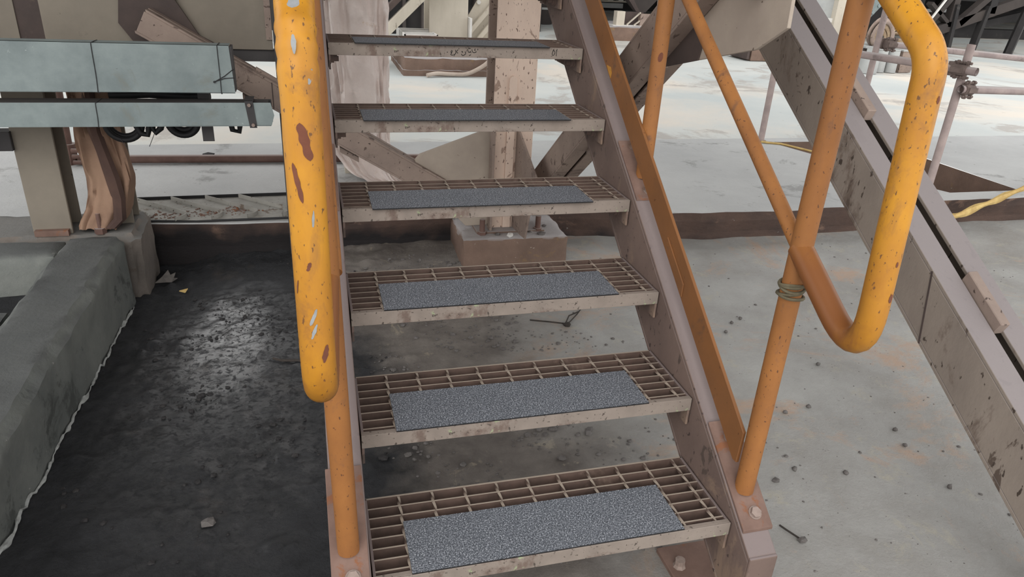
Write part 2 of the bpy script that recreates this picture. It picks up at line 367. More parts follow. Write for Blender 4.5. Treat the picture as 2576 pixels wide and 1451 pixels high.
class MB:
    def __init__(self): self.v = []; self.f = []; self.mi = []
    def add(self, vs, fs, mi=0):
        o = len(self.v)
        self.v += [Vector(p) for p in vs]
        for f in fs:
            self.f.append([i+o for i in f]); self.mi.append(mi)
        return self
    def box(self, x0, x1, y0, y1, z0, z1, mi=0):
        vs = [(x, y, z) for z in (z0, z1) for y in (y0, y1) for x in (x0, x1)]
        return self.add(vs, [(0, 2, 3, 1), (4, 5, 7, 6), (0, 1, 5, 4), (2, 6, 7, 3), (0, 4, 6, 2), (1, 3, 7, 5)], mi)
    def prism(self, poly, ext, mi=0):
        n = len(poly); e = Vector(ext)
        a = [Vector(p) for p in poly]
        nrm = Vector((0, 0, 0))
        for i in range(n): nrm += a[i].cross(a[(i+1) % n])
        if nrm.dot(e) > 0: a.reverse()
        b = [p+e for p in a]
        fs = [list(range(n)), list(range(2*n-1, n-1, -1))]
        fs += [(i, i+n, (i+1) % n+n, (i+1) % n) for i in range(n)]
        return self.add(a+b, fs, mi)
    def yz(self, poly, x0, x1, mi=0): return self.prism([(x0, y, z) for y, z in poly], (x1-x0, 0, 0), mi)
    def xz(self, poly, y0, y1, mi=0): return self.prism([(x, y0, z) for x, z in poly], (0, y1-y0, 0), mi)
    def xy(self, poly, z0, z1, mi=0): return self.prism([(x, y, z0) for x, y in poly], (0, 0, z1-z0), mi)
    def tube(self, path, r, n=14, caps=True, closed=False, flat=None, mi=0):
        p = [Vector(q) for q in path]; m = len(p)
        rr = r if isinstance(r, (list, tuple)) else [r]*m
        rings = []; up = None
        for i in range(m):
            if closed: t = (p[(i+1) % m]-p[i-1])
            else: t = p[min(i+1, m-1)]-p[max(i-1, 0)]
            t.normalize()
            if up is None:
                up = Vector((0, 0, 1)) if abs(t.z) < 0.9 else Vector((0, 1, 0))
            s = t.cross(up).normalized(); up = s.cross(t).normalized()
            ring = []
            for k in range(n):
                a = 2*math.pi*k/n
                ring.append(p[i]+(s*math.cos(a)*(flat or 1)+up*math.sin(a))*rr[i])
            rings.append(ring)
        vs = [q for ring in rings for q in ring]; fs = []
        for i in range(m if closed else m-1):
            j = (i+1) % m
            for k in range(n):
                k2 = (k+1) % n
                fs.append((i*n+k, i*n+k2, j*n+k2, j*n+k))
        if caps and not closed:
            fs.append(list(range(n-1, -1, -1))); fs.append([(m-1)*n+k for k in range(n)])
        return self.add(vs, fs, mi)
    def hexbolt(self, p, axis, r, h, n=6):
        a = Vector(axis).normalized(); p = Vector(p)
        return self.tube([p, p+a*h], r, n)
    def beam(self, a, b, w, h, up=(0, 0, 1), mi=0):
        a = Vector(a); b = Vector(b); t = (b-a).normalized()
        s = t.cross(Vector(up)).normalized(); u = s.cross(t)
        vs = [q+s*sx*w/2+u*su*h/2 for q in (a, b) for sx, su in ((-1, -1), (1, -1), (1, 1), (-1, 1))]
        return self.add(vs, [(3, 2, 1, 0), (4, 5, 6, 7), (0, 1, 5, 4), (1, 2, 6, 5), (2, 3, 7, 6), (3, 0, 4, 7)], mi)
    def build(self, name, mats, parent=None, smooth=False, bevel=0.0, seg=1, angle=40):
        off = OFF.get(parent, Vector((0, 0, 0)))
        me = bpy.data.meshes.new(name)
        me.from_pydata([tuple(v-off) for v in self.v], [], self.f)
        mats = mats if isinstance(mats, (list, tuple)) else [mats]
        for m in mats: me.materials.append(MAT[m])
        if len(mats) > 1: me.polygons.foreach_set('material_index', self.mi)
        if smooth:
            me.polygons.foreach_set('use_smooth', [True]*len(me.polygons))
            me.set_sharp_from_angle(angle=math.radians(angle))
        me.update()
        o = bpy.data.objects.new(name, me)
        COL.objects.link(o)
        if parent:
            o.parent = parent; OFF[o] = off
        if bevel:
            b = o.modifiers.new('bevel', 'BEVEL'); b.width = bevel; b.segments = seg; b.limit_method = 'ANGLE'
        return o

def tag(o, label, cat, group=None, kind=None):
    if label: o['label'] = label
    if cat: o['category'] = cat
    if group: o['group'] = group
    if kind: o['kind'] = kind
    return o
def thing(name, loc, label, cat, group=None):
    e = bpy.data.objects.new(name, None); e.empty_display_size = 0.05
    e.location = loc; COL.objects.link(e); OFF[e] = Vector(loc)
    return tag(e, label, cat, group)
def structure(mb, name, mats, label=None, **k):
    o = mb.build(name, mats, **k); o['kind'] = 'structure'
    if label: o['label'] = label
    return o

def arc(c, r, a0, a1, n, plane='yz', x=0.0):
    out = []
    for i in range(n+1):
        a = math.radians(a0+(a1-a0)*i/n)
        out.append((x, c[0]+r*math.cos(a), c[1]+r*math.sin(a)))
    return out
def fillet(path, radii, n=7):
    """round the inner corners of a 3-D polyline"""
    p = [Vector(q) for q in path]; out = [p[0]]
    for i in range(1, len(p)-1):
        r = radii[i-1]
        d0 = (p[i-1]-p[i]).normalized(); d1 = (p[i+1]-p[i]).normalized()
        ang = d0.angle(d1); t = r/math.tan(ang/2)
        t = min(t, (p[i-1]-p[i]).length*0.49, (p[i+1]-p[i]).length*0.49)
        a = p[i]+d0*t; b = p[i]+d1*t
        for k in range(n+1):
            s = k/n
            out.append((1-s)**2*a+2*s*(1-s)*p[i]+s*s*b)
    out.append(p[-1]); return out
def smooth_path(pts, n=6):
    p = [Vector(q) for q in pts]; p = [2*p[0]-p[1]]+p+[2*p[-1]-p[-2]]; out = []
    for i in range(1, len(p)-2):
        for k in range(n):
            t = k/n; a, b, c, d = p[i-1], p[i], p[i+1], p[i+2]
            out.append(0.5*((2*b)+(c-a)*t+(2*a-5*b+4*c-d)*t*t+(3*b-a-3*c+d)*t**3))
    out.append(p[-2]); return out
def resample(path, step):
    p = [Vector(q) for q in path]; out = [p[0]]
    for a, b in zip(p, p[1:]):
        k = max(1, int((b-a).length/step))
        for i in range(1, k+1): out.append(a.lerp(b, i/k))
    return out

def rough_box(mb, x0, x1, y0, y1, z0, z1, cell=0.03, amp=0.006, rr=0.012, seed=0, freq=9.0):
    key = {}; vs = []; fs = []
    nx, ny, nz_ = [max(1, round(d/cell)) for d in (x1-x0, y1-y0, z1-z0)]
    def vid(i, j, k):
        if (i, j, k) in key: return key[(i, j, k)]
        p = Vector((x0+(x1-x0)*i/nx, y0+(y1-y0)*j/ny, z0+(z1-z0)*k/nz_))
        ex = [i in (0, nx), j in (0, ny), k in (0, nz_)]
        d = noise.noise_vector(p*freq+Vector((seed, seed*2, 0)))*amp+noise.noise_vector(p*freq*3+Vector((seed, 0, 5)))*amp*0.5
        if sum(ex) >= 2:
            w = rr*(1+0.7*noise.noise(p*18+Vector((seed, 0, 0))))
            if ex[0]: p.x += w if i == 0 else -w
            if ex[1]: p.y += w if j == 0 else -w
            if ex[2]: p.z += w if k == 0 else -w
        p += d
        key[(i, j, k)] = len(vs); vs.append(p); return len(vs)-1
    for i in range(nx):
        for j in range(ny):
            fs.append((vid(i, j, 0), vid(i, j+1, 0), vid(i+1, j+1, 0), vid(i+1, j, 0)))
            fs.append((vid(i, j, nz_), vid(i+1, j, nz_), vid(i+1, j+1, nz_), vid(i, j+1, nz_)))
    for i in range(nx):
        for k in range(nz_):
            fs.append((vid(i, 0, k), vid(i+1, 0, k), vid(i+1, 0, k+1), vid(i, 0, k+1)))
            fs.append((vid(i, ny, k), vid(i, ny, k+1), vid(i+1, ny, k+1), vid(i+1, ny, k)))
    for j in range(ny):
        for k in range(nz_):
            fs.append((vid(0, j, k), vid(0, j, k+1), vid(0, j+1, k+1), vid(0, j+1, k)))
            fs.append((vid(nx, j, k), vid(nx, j+1, k), vid(nx, j+1, k+1), vid(nx, j, k+1)))
    return mb.add(vs, fs)

def lump(mb, p, r, seed, sq=0.6):
    t = (1+5**.5)/2
    base = [(-1, t, 0), (1, t, 0), (-1, -t, 0), (1, -t, 0), (0, -1, t), (0, 1, t), (0, -1, -t), (0, 1, -t), (t, 0, -1), (t, 0, 1), (-t, 0, -1), (-t, 0, 1)]
    fs = [(0, 11, 5), (0, 5, 1), (0, 1, 7), (0, 7, 10), (0, 10, 11), (1, 5, 9), (5, 11, 4), (11, 10, 2), (10, 7, 6), (7, 1, 8), (3, 9, 4), (3, 4, 2), (3, 2, 6), (3, 6, 8), (3, 8, 9), (4, 9, 5), (2, 4, 11), (6, 2, 10), (8, 6, 7), (9, 8, 1)]
    rr = random.Random(seed); a = rr.random()*6.28
    vs = []
    for b in base:
        v = Vector(b).normalized()*r*(0.75+.5*rr.random())
        vs.append((p[0]+v.x*math.cos(a)*1.2-v.y*math.sin(a), p[1]+v.x*math.sin(a)+v.y*math.cos(a), p[2]+v.z*sq))
    return mb.add(vs, fs)

# ------------------------------------------------------------------ ground
ZG = -0.262
ZS = -0.10
def sstep(a, b, x):
    t = min(1, max(0, (x-a)/(b-a))); return t*t*(3-2*t)
def gz(x, y):
    z = ZG
    left = sstep(-0.25, -0.85, x)
    z += left*(-0.055*(min(max(y, 0.2), 2.4)-1.2))
    p = Vector((x, y, 0))
    mud = sstep(0.55, 0.0, x)*0.75+0.25*sstep(1.1, 0.3, x)
    e2 = ((x+.42)/.32)**2+((y-1.45)/.75)**2
    mud *= 1-0.35*sstep(1.1, 0.2, e2)
    l = abs(noise.noise(p*8))*0.011+abs(noise.noise(p*20))*0.012+noise.noise(p*44)*0.006
    l += max(0, noise.noise(p*16+Vector((9, 4, 2)))-.12)*0.05*max(0, noise.noise(p*2.2)+.35)
    ridge = max(0, noise.noise(p*5+Vector((3, 1, 0))))*0.014
    z += mud*(l+ridge-0.004)
    z += noise.noise(p*1.4)*0.004
    # dirt banked up along the foot of the kerb
    z += sstep(2.2, 2.5, y)*0.02*(0.6+noise.noise(p*6))
    return z
def ground_mesh():
    xs = [-4.0, -3.2, -2.6, -2.1, -1.7, -1.4]
    x = -1.2
    while x < 1.25: xs.append(x); x += 0.016
    while x < 7.5: xs.append(x); x += 0.06 if x < 2.5 else 0.25
    ys = [-4, -3, -2.2, -1.6, -1.1, -0.8]
    y = -0.6
    while y < 2.56: ys.append(y); y += 0.016
    mb = MB()
    n = len(xs)
    vs = [(a, b, gz(a, b)) for b in ys for a in xs]
    fs = [(j*n+i, j*n+i+1, (j+1)*n+i+1, (j+1)*n+i) for j in range(len(ys)-1) for i in range(n-1)]
    mb.add(vs, fs)
    return mb
structure(ground_mesh(), 'floor', 'ground', 'ground of black wet mud at left and grey dust at right', smooth=True, angle=80)

# raised slab with a pit at the right
FRONT = [(-6, 2.47), (-1.5, 2.47), (-0.9, 2.47), (-0.5, 2.43), (-0.17, 2.41), (0.4, 2.44), (0.9, 2.455), (1.3, 2.45), (1.7, 2.36), (2.0, 2.31),
         (2.4, 2.30), (3.05, 2.31), (3.5, 2.36), (3.9, 2.37), (4.47, 2.36), (6, 2.33), (9, 2.3), (14, 2.3)]
def front_y(x):
    for (a, b), (c, d) in zip(FRONT, FRONT[1:]):
        if a <= x <= c: return b+(d-b)*(x-a)/(c-a)
    return 2.4
pL, pN, pR, pF = (3.46, 3.87), (3.88, 2.50), (4.47, 2.50), (4.45, 3.87)
YB = 4.0
def slab_edge_x():
    xs = [-6, -4, -2.5]; x = -1.6
    while x < 4.6: xs.append(x); x += 0.05
    return xs+[5, 6, 9, 14]
mb = MB()
for a, b in zip(slab_edge_x(), slab_edge_x()[1:]):
    ya, yb = front_y(a)+0.008*noise.noise(Vector((a*6, 0, 0))), front_y(b)+0.008*noise.noise(Vector((b*6, 0, 0)))
    za, zb = ZS+0.008*noise.noise(Vector((a*3, 7, 0))), ZS+0.008*noise.noise(Vector((b*3, 7, 0)))
    # front face in three rows, a little bulged and undercut
    rows = [(-0.01, za), (-0.012, ZS-0.05), (0.004, -0.22), (0.0, -0.34)]
    rowsb = [(-0.01, zb), (-0.012, ZS-0.05), (0.004, -0.22), (0.0, -0.34)]
    pa = [(a, ya+d+0.010*noise.noise(Vector((a*5, z*9, 2))), z) for d, z in rows]
    pb = [(b, yb+d+0.010*noise.noise(Vector((b*5, z*9, 2))), z) for d, z in rowsb]
    for k in range(3):
        mb.add([pa[k], pb[k], pb[k+1], pa[k+1]], [(3, 2, 1, 0)], 1)
    # lip to the straight top
    mb.add([pa[0], pb[0], (b, yb+0.03, ZS), (a, ya+0.03, ZS)], [(0, 1, 2, 3)], 0)
    # top field (split at the pit)
    def inpit(x):
        return pL[0] < x < pR[0]
    def pit_lo(x):
        if x < pN[0]: return pL[1]+(pN[1]-pL[1])*(x-pL[0])/(pN[0]-pL[0])
        return pN[1]
    fa, fb = max(a, pL[0]), min(b, pR[0])
    if fa >= fb:
        mb.add([(a, ya+0.03, ZS), (b, yb+0.03, ZS), (b, YB, ZS), (a, YB, ZS)], [(0, 1, 2, 3)], 0)
    else:
        if a < fa: mb.add([(a, ya+.03, ZS), (fa, yb+.03, ZS), (fa, YB, ZS), (a, YB, ZS)], [(0, 1, 2, 3)], 0)
        mb.add([(fa, ya+.03, ZS), (fb, yb+.03, ZS), (fb, pit_lo(fb), ZS), (fa, pit_lo(fa), ZS)], [(0, 1, 2, 3)], 0)
        mb.add([(fa, pL[1], ZS), (fb, pL[1], ZS), (fb, YB, ZS), (fa, YB, ZS)], [(0, 1, 2, 3)], 0)
        if b > fb: mb.add([(fb, ya+.03, ZS), (b, yb+.03, ZS), (b, YB, ZS), (fb, YB, ZS)], [(0, 1, 2, 3)], 0)
structure(mb, 'concrete_slab', ['slab', 'slabside'], 'raised grey concrete slab with mud stained front edge behind the steps')
mb = MB()
pit = [pL, pN, pR, pF]
for (a, b), (c, d) in zip(pit, pit[1:]+pit[:1]):
    mb.add([(a, b, ZS), (c, d, ZS), (c, d, -0.5), (a, b, -0.5)], [(0, 1, 2, 3)], 0)
mb.add([(a, b, -0.5) for a, b in pit], [(0, 1, 2, 3)], 1)
structure(mb, 'pit', ['pedestal', 'ground'], 'open square pit in the slab under the scaffold rail')
mb = MB()
mb.add([(-30, YB, ZS-0.006), (60, YB, ZS-0.006), (60, 45, ZS-0.006), (-30, 45, ZS-0.006)], [(0, 1, 2, 3)])
mb.add([(-30, YB, ZS), (60, YB, ZS), (60, YB, ZS-0.006), (-30, YB, ZS-0.006)], [(3, 2, 1, 0)])
structure(mb, 'yard_ground', 'yard', 'wide pale dust covered yard')
structure(MB().box(-25, 60, 30, 30.4, -0.3, 9), 'wall_back', 'roof', 'dark far wall of the plant')
structure(MB().box(-25, 60, 10.5, 30, 3.4, 3.6), 'far_shade_roof', 'roof', 'unseen dark roof added to shade the far plant')  # unseen roof slab added so the far machinery falls dark
# unseen deck added overhead to hold back sky light over the stairs
structure(MB().box(-3.2, 5.5, -0.6, 4.6, 3.3, 3.5), 'overhead_shade_deck', 'roof', 'unseen dark deck added overhead for shade')

# ------------------------------------------------------------------ staircase
R_, G_, D_, W_ = 0.17584, 0.24281, 0.24022, 0.80
U = lambda y: 0.0316+0.7166*y
VH = 0.228
stair = thing('staircase', (0.4, 0.0, ZG), 'steel staircase of open grating treads with black grit strips', 'staircase')
YT = 2.12
def stringer(xw, s):
    mb = MB()
    y0 = -0.083
    mb.yz([(y0, U(y0)-.014), (YT, U(YT)-.014), (YT, U(YT)-VH+.014), (y0+.02, U(y0+.02)-VH+.014), (y0, U(y0)-VH+.004)], xw, xw+s*0.008)
    mb.yz([(y0, U(y0)), (YT, U(YT)), (YT, U(YT)-0.014), (y0, U(y0)-0.014)], xw, xw+s*0.07)
    mb.yz([(y0+.02, U(y0+.02)-VH), (YT, U(YT)-VH), (YT, U(YT)-VH+0.014), (y0+.02, U(y0+.02)-VH+0.014)], xw, xw+s*0.07)
    mb.yz([(y0-0.006, U(y0)-0.001), (y0+0.002, U(y0)+.001), (y0+0.002, ZG+.012), (y0-0.006, ZG+.012)], xw, xw+s*0.07)
    o = mb.build('stringer', 'stringer', stair, bevel=0.003, seg=2)
    return o
stringer(W_+0.004, 1); stringer(-0.004, -1)
MB().box(0.745, 0.93, -0.16, 0.19, ZG-0.004, ZG+0.012).build('base_plate', 'rustplate', stair, bevel=0.002)
MB().box(-0.13, 0.055, -0.16, 0.19, ZG-0.004, ZG+0.012).build('base_plate', 'rustplate', stair, bevel=0.002)
for bx, by in ((0.775, 0.12), (0.775, -0.10), (-0.105, 0.12)):
    MB().tube([(bx, by, ZG+.01), (bx, by, ZG+.02), (bx, by, ZG+.034)], [.018, .013, .013], 8).build('anchor_bolt', 'bolt', stair)

def twisted_bar(x, y0, y1, z, s=0.0072, n=22):
    mb = MB(); vs = []; fs = []
    for i in range(n+1):
        y = y0+(y1-y0)*i/n; a = i*math.pi/8
        for k in range(4):
            t = a+k*math.pi/2
            vs.append((x+s*0.62*math.cos(t), y, z+s*0.62*math.sin(t)))
    for i in range(n):
        for k in range(4): fs.append((i*4+k, i*4+(k+1) % 4, (i+1)*4+(k+1) % 4, (i+1)*4+k))
    fs += [(3, 2, 1, 0), (n*4, n*4+1, n*4+2, n*4+3)]
    return mb.add(vs, fs)

def make_tread():
    """one tread at (0..W, 0..D), walking surface at z = 0"""
    mb = MB()
    mb.box(0, W_, -0.004, 0.0, -0.033, 0.0015)             # nosing plate
    mb.box(0, W_, 0.0, 0.011, -0.003, 0.0015)
    t = mb.build('tread', 'nosing', stair, bevel=0.0008)
    kids = []
    def kid(mb, name, m, **k):
        o = mb.build(name, m, stair, **k); o.parent = t; OFF[o] = OFF[stair]; kids.append(o); return o
    kid(MB().box(0, W_, D_-0.005, D_, -0.032, 0.001), 'back_bar', 'grating')
    for x0, x1 in ((0.0, 0.006), (W_-0.006, W_)):
        kid(MB().yz([(-0.003, 0.001), (D_, 0.001), (D_-.004, -0.07), (-0.003, -0.075)], x0, x1), 'end_plate', 'stringer', bevel=0.0008)
    for k in range(7):
        y = D_-0.005-0.0305*(k+1)
        kid(MB().box(0.006, W_-0.006, y-0.002, y+0.002, -0.030, 0.0), 'bearing_bar', 'grating')
    for k in range(1, 11):
        kid(twisted_bar(0.077*k, 0.0, D_-.002, -0.003), 'cross_bar', 'grating', smooth=True, angle=50)
    for sx, xx in ((1, 0.006), (-1, W_-0.006)):
        for y in (0.062, 0.175):
            mb = MB()
            mb.hexbolt((xx, y, -0.052), (sx, 0, 0), 0.0135, 0.012)
            mb.tube([(xx, y, -0.052), (xx+sx*0.003, y, -0.052)], 0.017, 14)
            mb.tube([(xx, y, -0.052), (xx+sx*0.026, y, -0.052)], 0.008, 10)
            kid(mb, 'bolt', 'stringer')
    return t, kids
tread0, kids0 = make_tread()
MATY = [-0.002, 0.238, 0.483, 0.714, 0.953, 1.200, 1.455, 1.70]   # front edge of each grit strip
treads = []
for i in range(8):
    if i == 0: t = tread0
    else:
        t = tread0.copy(); COL.objects.link(t); t.parent = stair; OFF[t] = OFF[stair]
        t.location = (0, G_*i, R_*i)
        for o in kids0:
            c = o.copy(); COL.objects.link(c); c.parent = t
    treads.append(t)
    y = MATY[i]-G_*i
    j = random.uniform(-.002, .002)
    mb = MB().box(0.078+j, 0.685+j, y, y+0.150, 0.0018, 0.0050)
    mb.mi = [1, 0, 1, 1, 1, 1]
    m = mb.build('grit_strip', ['grit', 'black'], stair)
    m.parent = t
    m['label'] = 'dark grey sandpaper-like grit strip'
STROKES = [[(0.371, -0.0212), (0.368, -0.0192), (0.368, -0.0152), (0.37, -0.0122), (0.372, -0.0132), (0.371, -0.0172), (0.369, -0.0212), (0.367, -0.0252), (0.369, -0.0262), (0.375, -0.0262)], [(0.381, -0.0112), (0.383, -0.0142), (0.383, -0.0182), (0.382, -0.0222), (0.379, -0.0242), (0.376, -0.0242)], [(0.379, -0.0252), (0.377, -0.0292)], [(0.39, -0.0102), (0.386, -0.0142), (0.386, -0.0172), (0.388, -0.0202), (0.39, -0.0192)], [(0.392, -0.0062), (0.393, -0.0082)], [(0.402, -0.0142), (0.404, -0.0162), (0.405, -0.0182)], [(0.412, -0.0152), (0.414, -0.0192), (0.413, -0.0232), (0.408, -0.0262), (0.404, -0.0272), (0.402, -0.0252), (0.401, -0.0222)], [(0.42, -0.0082), (0.421, -0.0122), (0.423, -0.0172), (0.425, -0.0172), (0.428, -0.0162), (0.43, -0.0132)], [(0.422, -0.0062), (0.425, -0.0052), (0.429, -0.0062)], [(0.434, -0.0082), (0.434, -0.0122), (0.436, -0.0162), (0.44, -0.0182), (0.445, -0.0172), (0.448, -0.0142)], [(0.444, -0.0062), (0.442, -0.0092), (0.442, -0.0112), (0.445, -0.0112)], [(0.452, -0.0062), (0.452, -0.0102)], [(0.425, -0.0272), (0.428, -0.0252), (0.431, -0.0242)], [(0.415, -0.0032), (0.415, -0.0052)], [(0.355, -0.0182), (0.358, -0.0182)]]
DIGITS = [[(0.701, -0.0012), (0.699, -0.0052), (0.697, -0.0122), (0.696, -0.0162), (0.697, -0.0192), (0.699, -0.0212), (0.702, -0.0202), (0.704, -0.0162), (0.705, -0.0122), (0.704, -0.0082), (0.702, -0.0062), (0.699, -0.0072)], [(0.712, -0.0012), (0.711, -0.0042), (0.709, -0.0072)], [(0.711, -0.0042), (0.71, -0.0122), (0.71, -0.0182), (0.71, -0.0232)]]
for nm, ss, lb in (('handwriting', STROKES, 'black handwritten Persian words'), ('number_marking', DIGITS, 'black handwritten 61')):
    mb = MB()
    for s in ss: mb.tube([(x, -0.0042, z) for x, z in s], 0.0011, 5)
    o = mb.build(nm, 'marker', stair); o.parent = treads[5]; o['label'] = lb

# ------------------------------------------------------------------ handrails
def handrail(side):
    right = side > 0
    px = 0.843 if right else -0.044          # post line
    lx = 0.838 if right else -0.074          # loop and top rail line
    t = thing('handrail', (px, 0.033, U(0.033)),
              'yellow pipe handrail on the right side with a looped end and two posts' if right else
              'bright yellow pipe handrail on the left side, scraped and seen end on', 'handrail')
    prx = 0.0215
    posts = (0.033, 0.765, 1.50)
    for y in posts:
        xx = px if y < .1 else (px+0.007 if right else px)
        xt = xx if right else xx-0.020
        MB().tube(resample([(xx, y, U(y)+0.004), (xt, y, 1.158+0.72*(y-0.033))], .1), prx, 20).build('post', 'orange', t, smooth=True)
    # top rail with the loop that comes back down to the post
    sgn = 1
    corner = [(lx, 1.95, 1.166+0.72*(1.95-0.03)), (lx, -0.157, 1.040), (lx, -0.192, 0.515 if right else 0.528), (px if right else px-.014, 0.037, 0.655)]
    path = fillet(corner, [0.075, 0.062], 10)
    path = resample(path, 0.025)
    MB().tube(path, [0.0238+(0.0011*math.sin(i*1.7)*math.exp(-((p.y+.15)/.05)**2-((p.z-1.03)/.09)**2) if not right else 0) for i, p in enumerate(path)], 26).build('top_rail', 'yellow', t, smooth=True)
    mr = resample([(px, 0.04, 0.655), (px, 1.90, 0.655+0.693*1.86)], 0.15)
    MB().tube(mr, 0.0155, 16).build('mid_rail', 'orange', t, smooth=True)
    kx = (0.822, 0.830) if right else (-0.034, -0.026)
    low = lambda y: 0.128+(y-0.079)*0.735
    MB().yz([(0.055, low(.055)+.012), (0.07, low(.07)), (1.95, low(1.95)), (1.95, low(1.95)+.098), (0.052, low(.052)+.098)], *kx).build('kick_plate', 'kick', t, bevel=0.0012)
    MB().yz([(.40, low(.40)+.012), (.515, low(.515)+.012), (.515, low(.515)+.048), (.40, low(.40)+.048)], kx[0]-.004 if right else kx[1], kx[0] if right else kx[1]+.004).build('splice_plate', 'kick', t, bevel=0.001)
    for y0, y1, bolts in ((-0.042, 0.165, (-0.014, 0.13)), (0.70, 0.87, (0.72, 0.85)), (1.42, 1.60, (1.44, 1.58))):
        x0, x1 = (0.807, 0.882) if right else (-0.080, -0.007)
        p = MB().yz([(y0, U(y0)+.001), (y1, U(y1)+.001), (y1, U(y1)+.010), (y0, U(y0)+.010)], x0, x1).build('base_plate', 'rustplate', t, bevel=0.001)
        for by in bolts:
            n = Vector((0, -0.7166, 1)).normalized()
            q = Vector(((x0+x1)/2+.004, by, U(by)+.010))
            mb = MB().hexbolt(q, n, 0.0125, 0.009).tube([q, q+n*0.002], 0.0155, 16)
            b = mb.build('bolt', 'bolt', t); b.parent = p
    return t
def pipe_patch(root, r, centre, z0, z1, f0, f1, w, name, m, seed):
    # irregular flake of bare metal or rust lying on the front of an upright pipe; f = angle from the -y side
    mb = MB(); vs = []; fs = []; N, K = 18, 6
    for i in range(N+1):
        t = i/N; z = z0+(z1-z0)*t
        c = centre(z)
        ww = w*math.sqrt(max(0.0, 1-(2*t-1)**2))*(1+.5*noise.noise(Vector((t*4, seed, 0))))
        fc = f0+(f1-f0)*t+.15*w*noise.noise(Vector((t*5, seed, 3)))
        for k in range(K+1):
            a = fc+ww*(k/K-.5)*2
            vs.append((c[0]+math.sin(a)*(r+.0005), c[1]-math.cos(a)*(r+.0005), z))
    for i in range(N):
        for k in range(K): fs.append((i*(K+1)+k, i*(K+1)+k+1, (i+1)*(K+1)+k+1, (i+1)*(K+1)+k))
    return mb.add(vs, fs).build(name, m, root, smooth=True)
hr = handrail(1)
hl = handrail(-1)
lcen = lambda z: (-0.074, -0.157-0.035*(1.04-z)/0.512)
for k, (px_, py_, hh, ww, lean, m) in enumerate(((772, 340, 46, .26, -.5, 'rust'), (756, 440, 50, .15, -.5, 'rust'), (742, 118, 22, .12, 0, 'chip'), (782, 190, 18, .12, .25, 'chip'), (745, 15, 26, .35, .5, 'chip'),
        (796, 530, 22, .07, .1, 'chip'), (803, 795, 24, .12, .5, 'chip'), (806, 836, 22, .10, .4, 'chip'), (788, 655, 12, .10, .2, 'rust'), (760, 715, 20, .05, .2, 'rust'), (838, 905, 26, .16, .3, 'rust'))):
    zc = 1.0-(py_-194)/2005; f = math.asin(max(-.9, min(.9, (px_-(738+.0865*py_))/50)))
    pipe_patch(hl, 0.0238, lcen, zc-hh/2005, zc+hh/2005, f-lean*.4, f+lean*.4, ww, 'rust_scrape' if m == 'rust' else 'paint_chip', m, k*3.1)
MB().yz([(1.052, .854), (1.02, .852), (1.008, .836), (1.012, .82), (1.03, .833)], 0.8214, 0.8222).build('paint_drip', 'yellow', hr)
pipe_patch(hr, .0215, lambda z: (0.85, 0.765), 0.905, 0.93, -.35, -.2, .3, 'paint_chip', 'rust', 7)
for k, (z, f, w, h, m) in enumerate(((.98, .2, .12, .006, 'rust'), (.72, .1, .1, .005, 'rust'), (.66, .3, .2, .008, 'rust'))):
    pipe_patch(hr, .0238, lambda z: (0.838, -0.157-0.035*(1.04-z)/0.525), z-h, z+h, f, f, w, 'rust_spot', m, 20+k)
# strip of twine wound round the right post
tw = thing('twine_binding', (0.843, 0.033, 0.57), 'grey-green twine wound round the right handrail post', 'twine')
for k, (dz, tilt, ph) in enumerate(((0.014, .22, 0), (0.004, -.12, 2), (-0.006, .32, 1), (-0.014, .1, 3), (0.009, -.3, 5))):
    ring = []
    for i in range(28):
        a = 2*math.pi*i/28
        r = 0.0245+0.0015*math.sin(3*a+ph)
        ring.append((0.843+r*math.cos(a), 0.033+r*math.sin(a), 0.568+dz+tilt*0.024*math.cos(a+ph)))
    MB().tube(ring, 0.0034, 6, closed=True).build('strand', 'tape', tw, smooth=True)

# ------------------------------------------------------------------ inclined double-channel beam at right
def double_channel_yz(root, xL, b, gap, top, y0, y1, vh, tf, tw_, mat, lab=None, ends=None):
    """two channels toe to toe, running in the y-z plane; top(y) is the top edge line"""
    xR = xL+2*b+gap
    for xw, s in ((xL, 1), (xR, -1)):
        mb = MB()
        mb.yz([(y0, top(y0)-tf), (y1, top(y1)-tf), (y1, top(y1)-vh+tf), (y0, top(y0)-vh+tf)], xw, xw+s*tw_)
        mb.yz([(y0, top(y0)), (y1, top(y1)), (y1, top(y1)-tf), (y0, top(y0)-tf)], xw, xw+s*b)
        mb.yz([(y0, top(y0)-vh+tf), (y1, top(y1)-vh+tf), (y1, top(y1)-vh), (y0, top(y0)-vh)], xw, xw+s*b)
        mb.build('channel', mat, root, bevel=0.002, seg=2)
ib = thing('inclined_beam', (1.59, -0.75, ZG), 'heavy sloping beam of two grey channels with a slit between, at right', 'beam')
topI = lambda y: 0.246+0.638*y
double_channel_yz(ib, 1.5, 0.073, 0.031, topI, -0.74, 3.4, 0.19, 0.013, 0.008, 'beam')
for y0, y1 in ((0.155, 0.292), (0.79, 0.925), (1.5, 1.64)):
    n = Vector((0, -0.638, 1)).normalized()*0.026
    MB().prism([(1.577, y0, topI(y0)-.012), (1.577, y1, topI(y1)-.012), (1.577, y1+n.y, topI(y1)+n.z), (1.577, y0+n.y, topI(y0)+n.z)], (0.030, 0, 0)).build('batten', 'brace', ib, bevel=0.002)
for y0, y1, z0, z1 in ((0.83, 0.775, 0, -.19), (0.315, 0.285, -.0, -.19)):
    MB().beam((1.4995, y0, topI(y0)-.004), (1.4995, y1, topI(y1)-.186), 0.005, 0.002, up=(1, 0, 0)).build('weld_seam', 'darkbrown', ib)

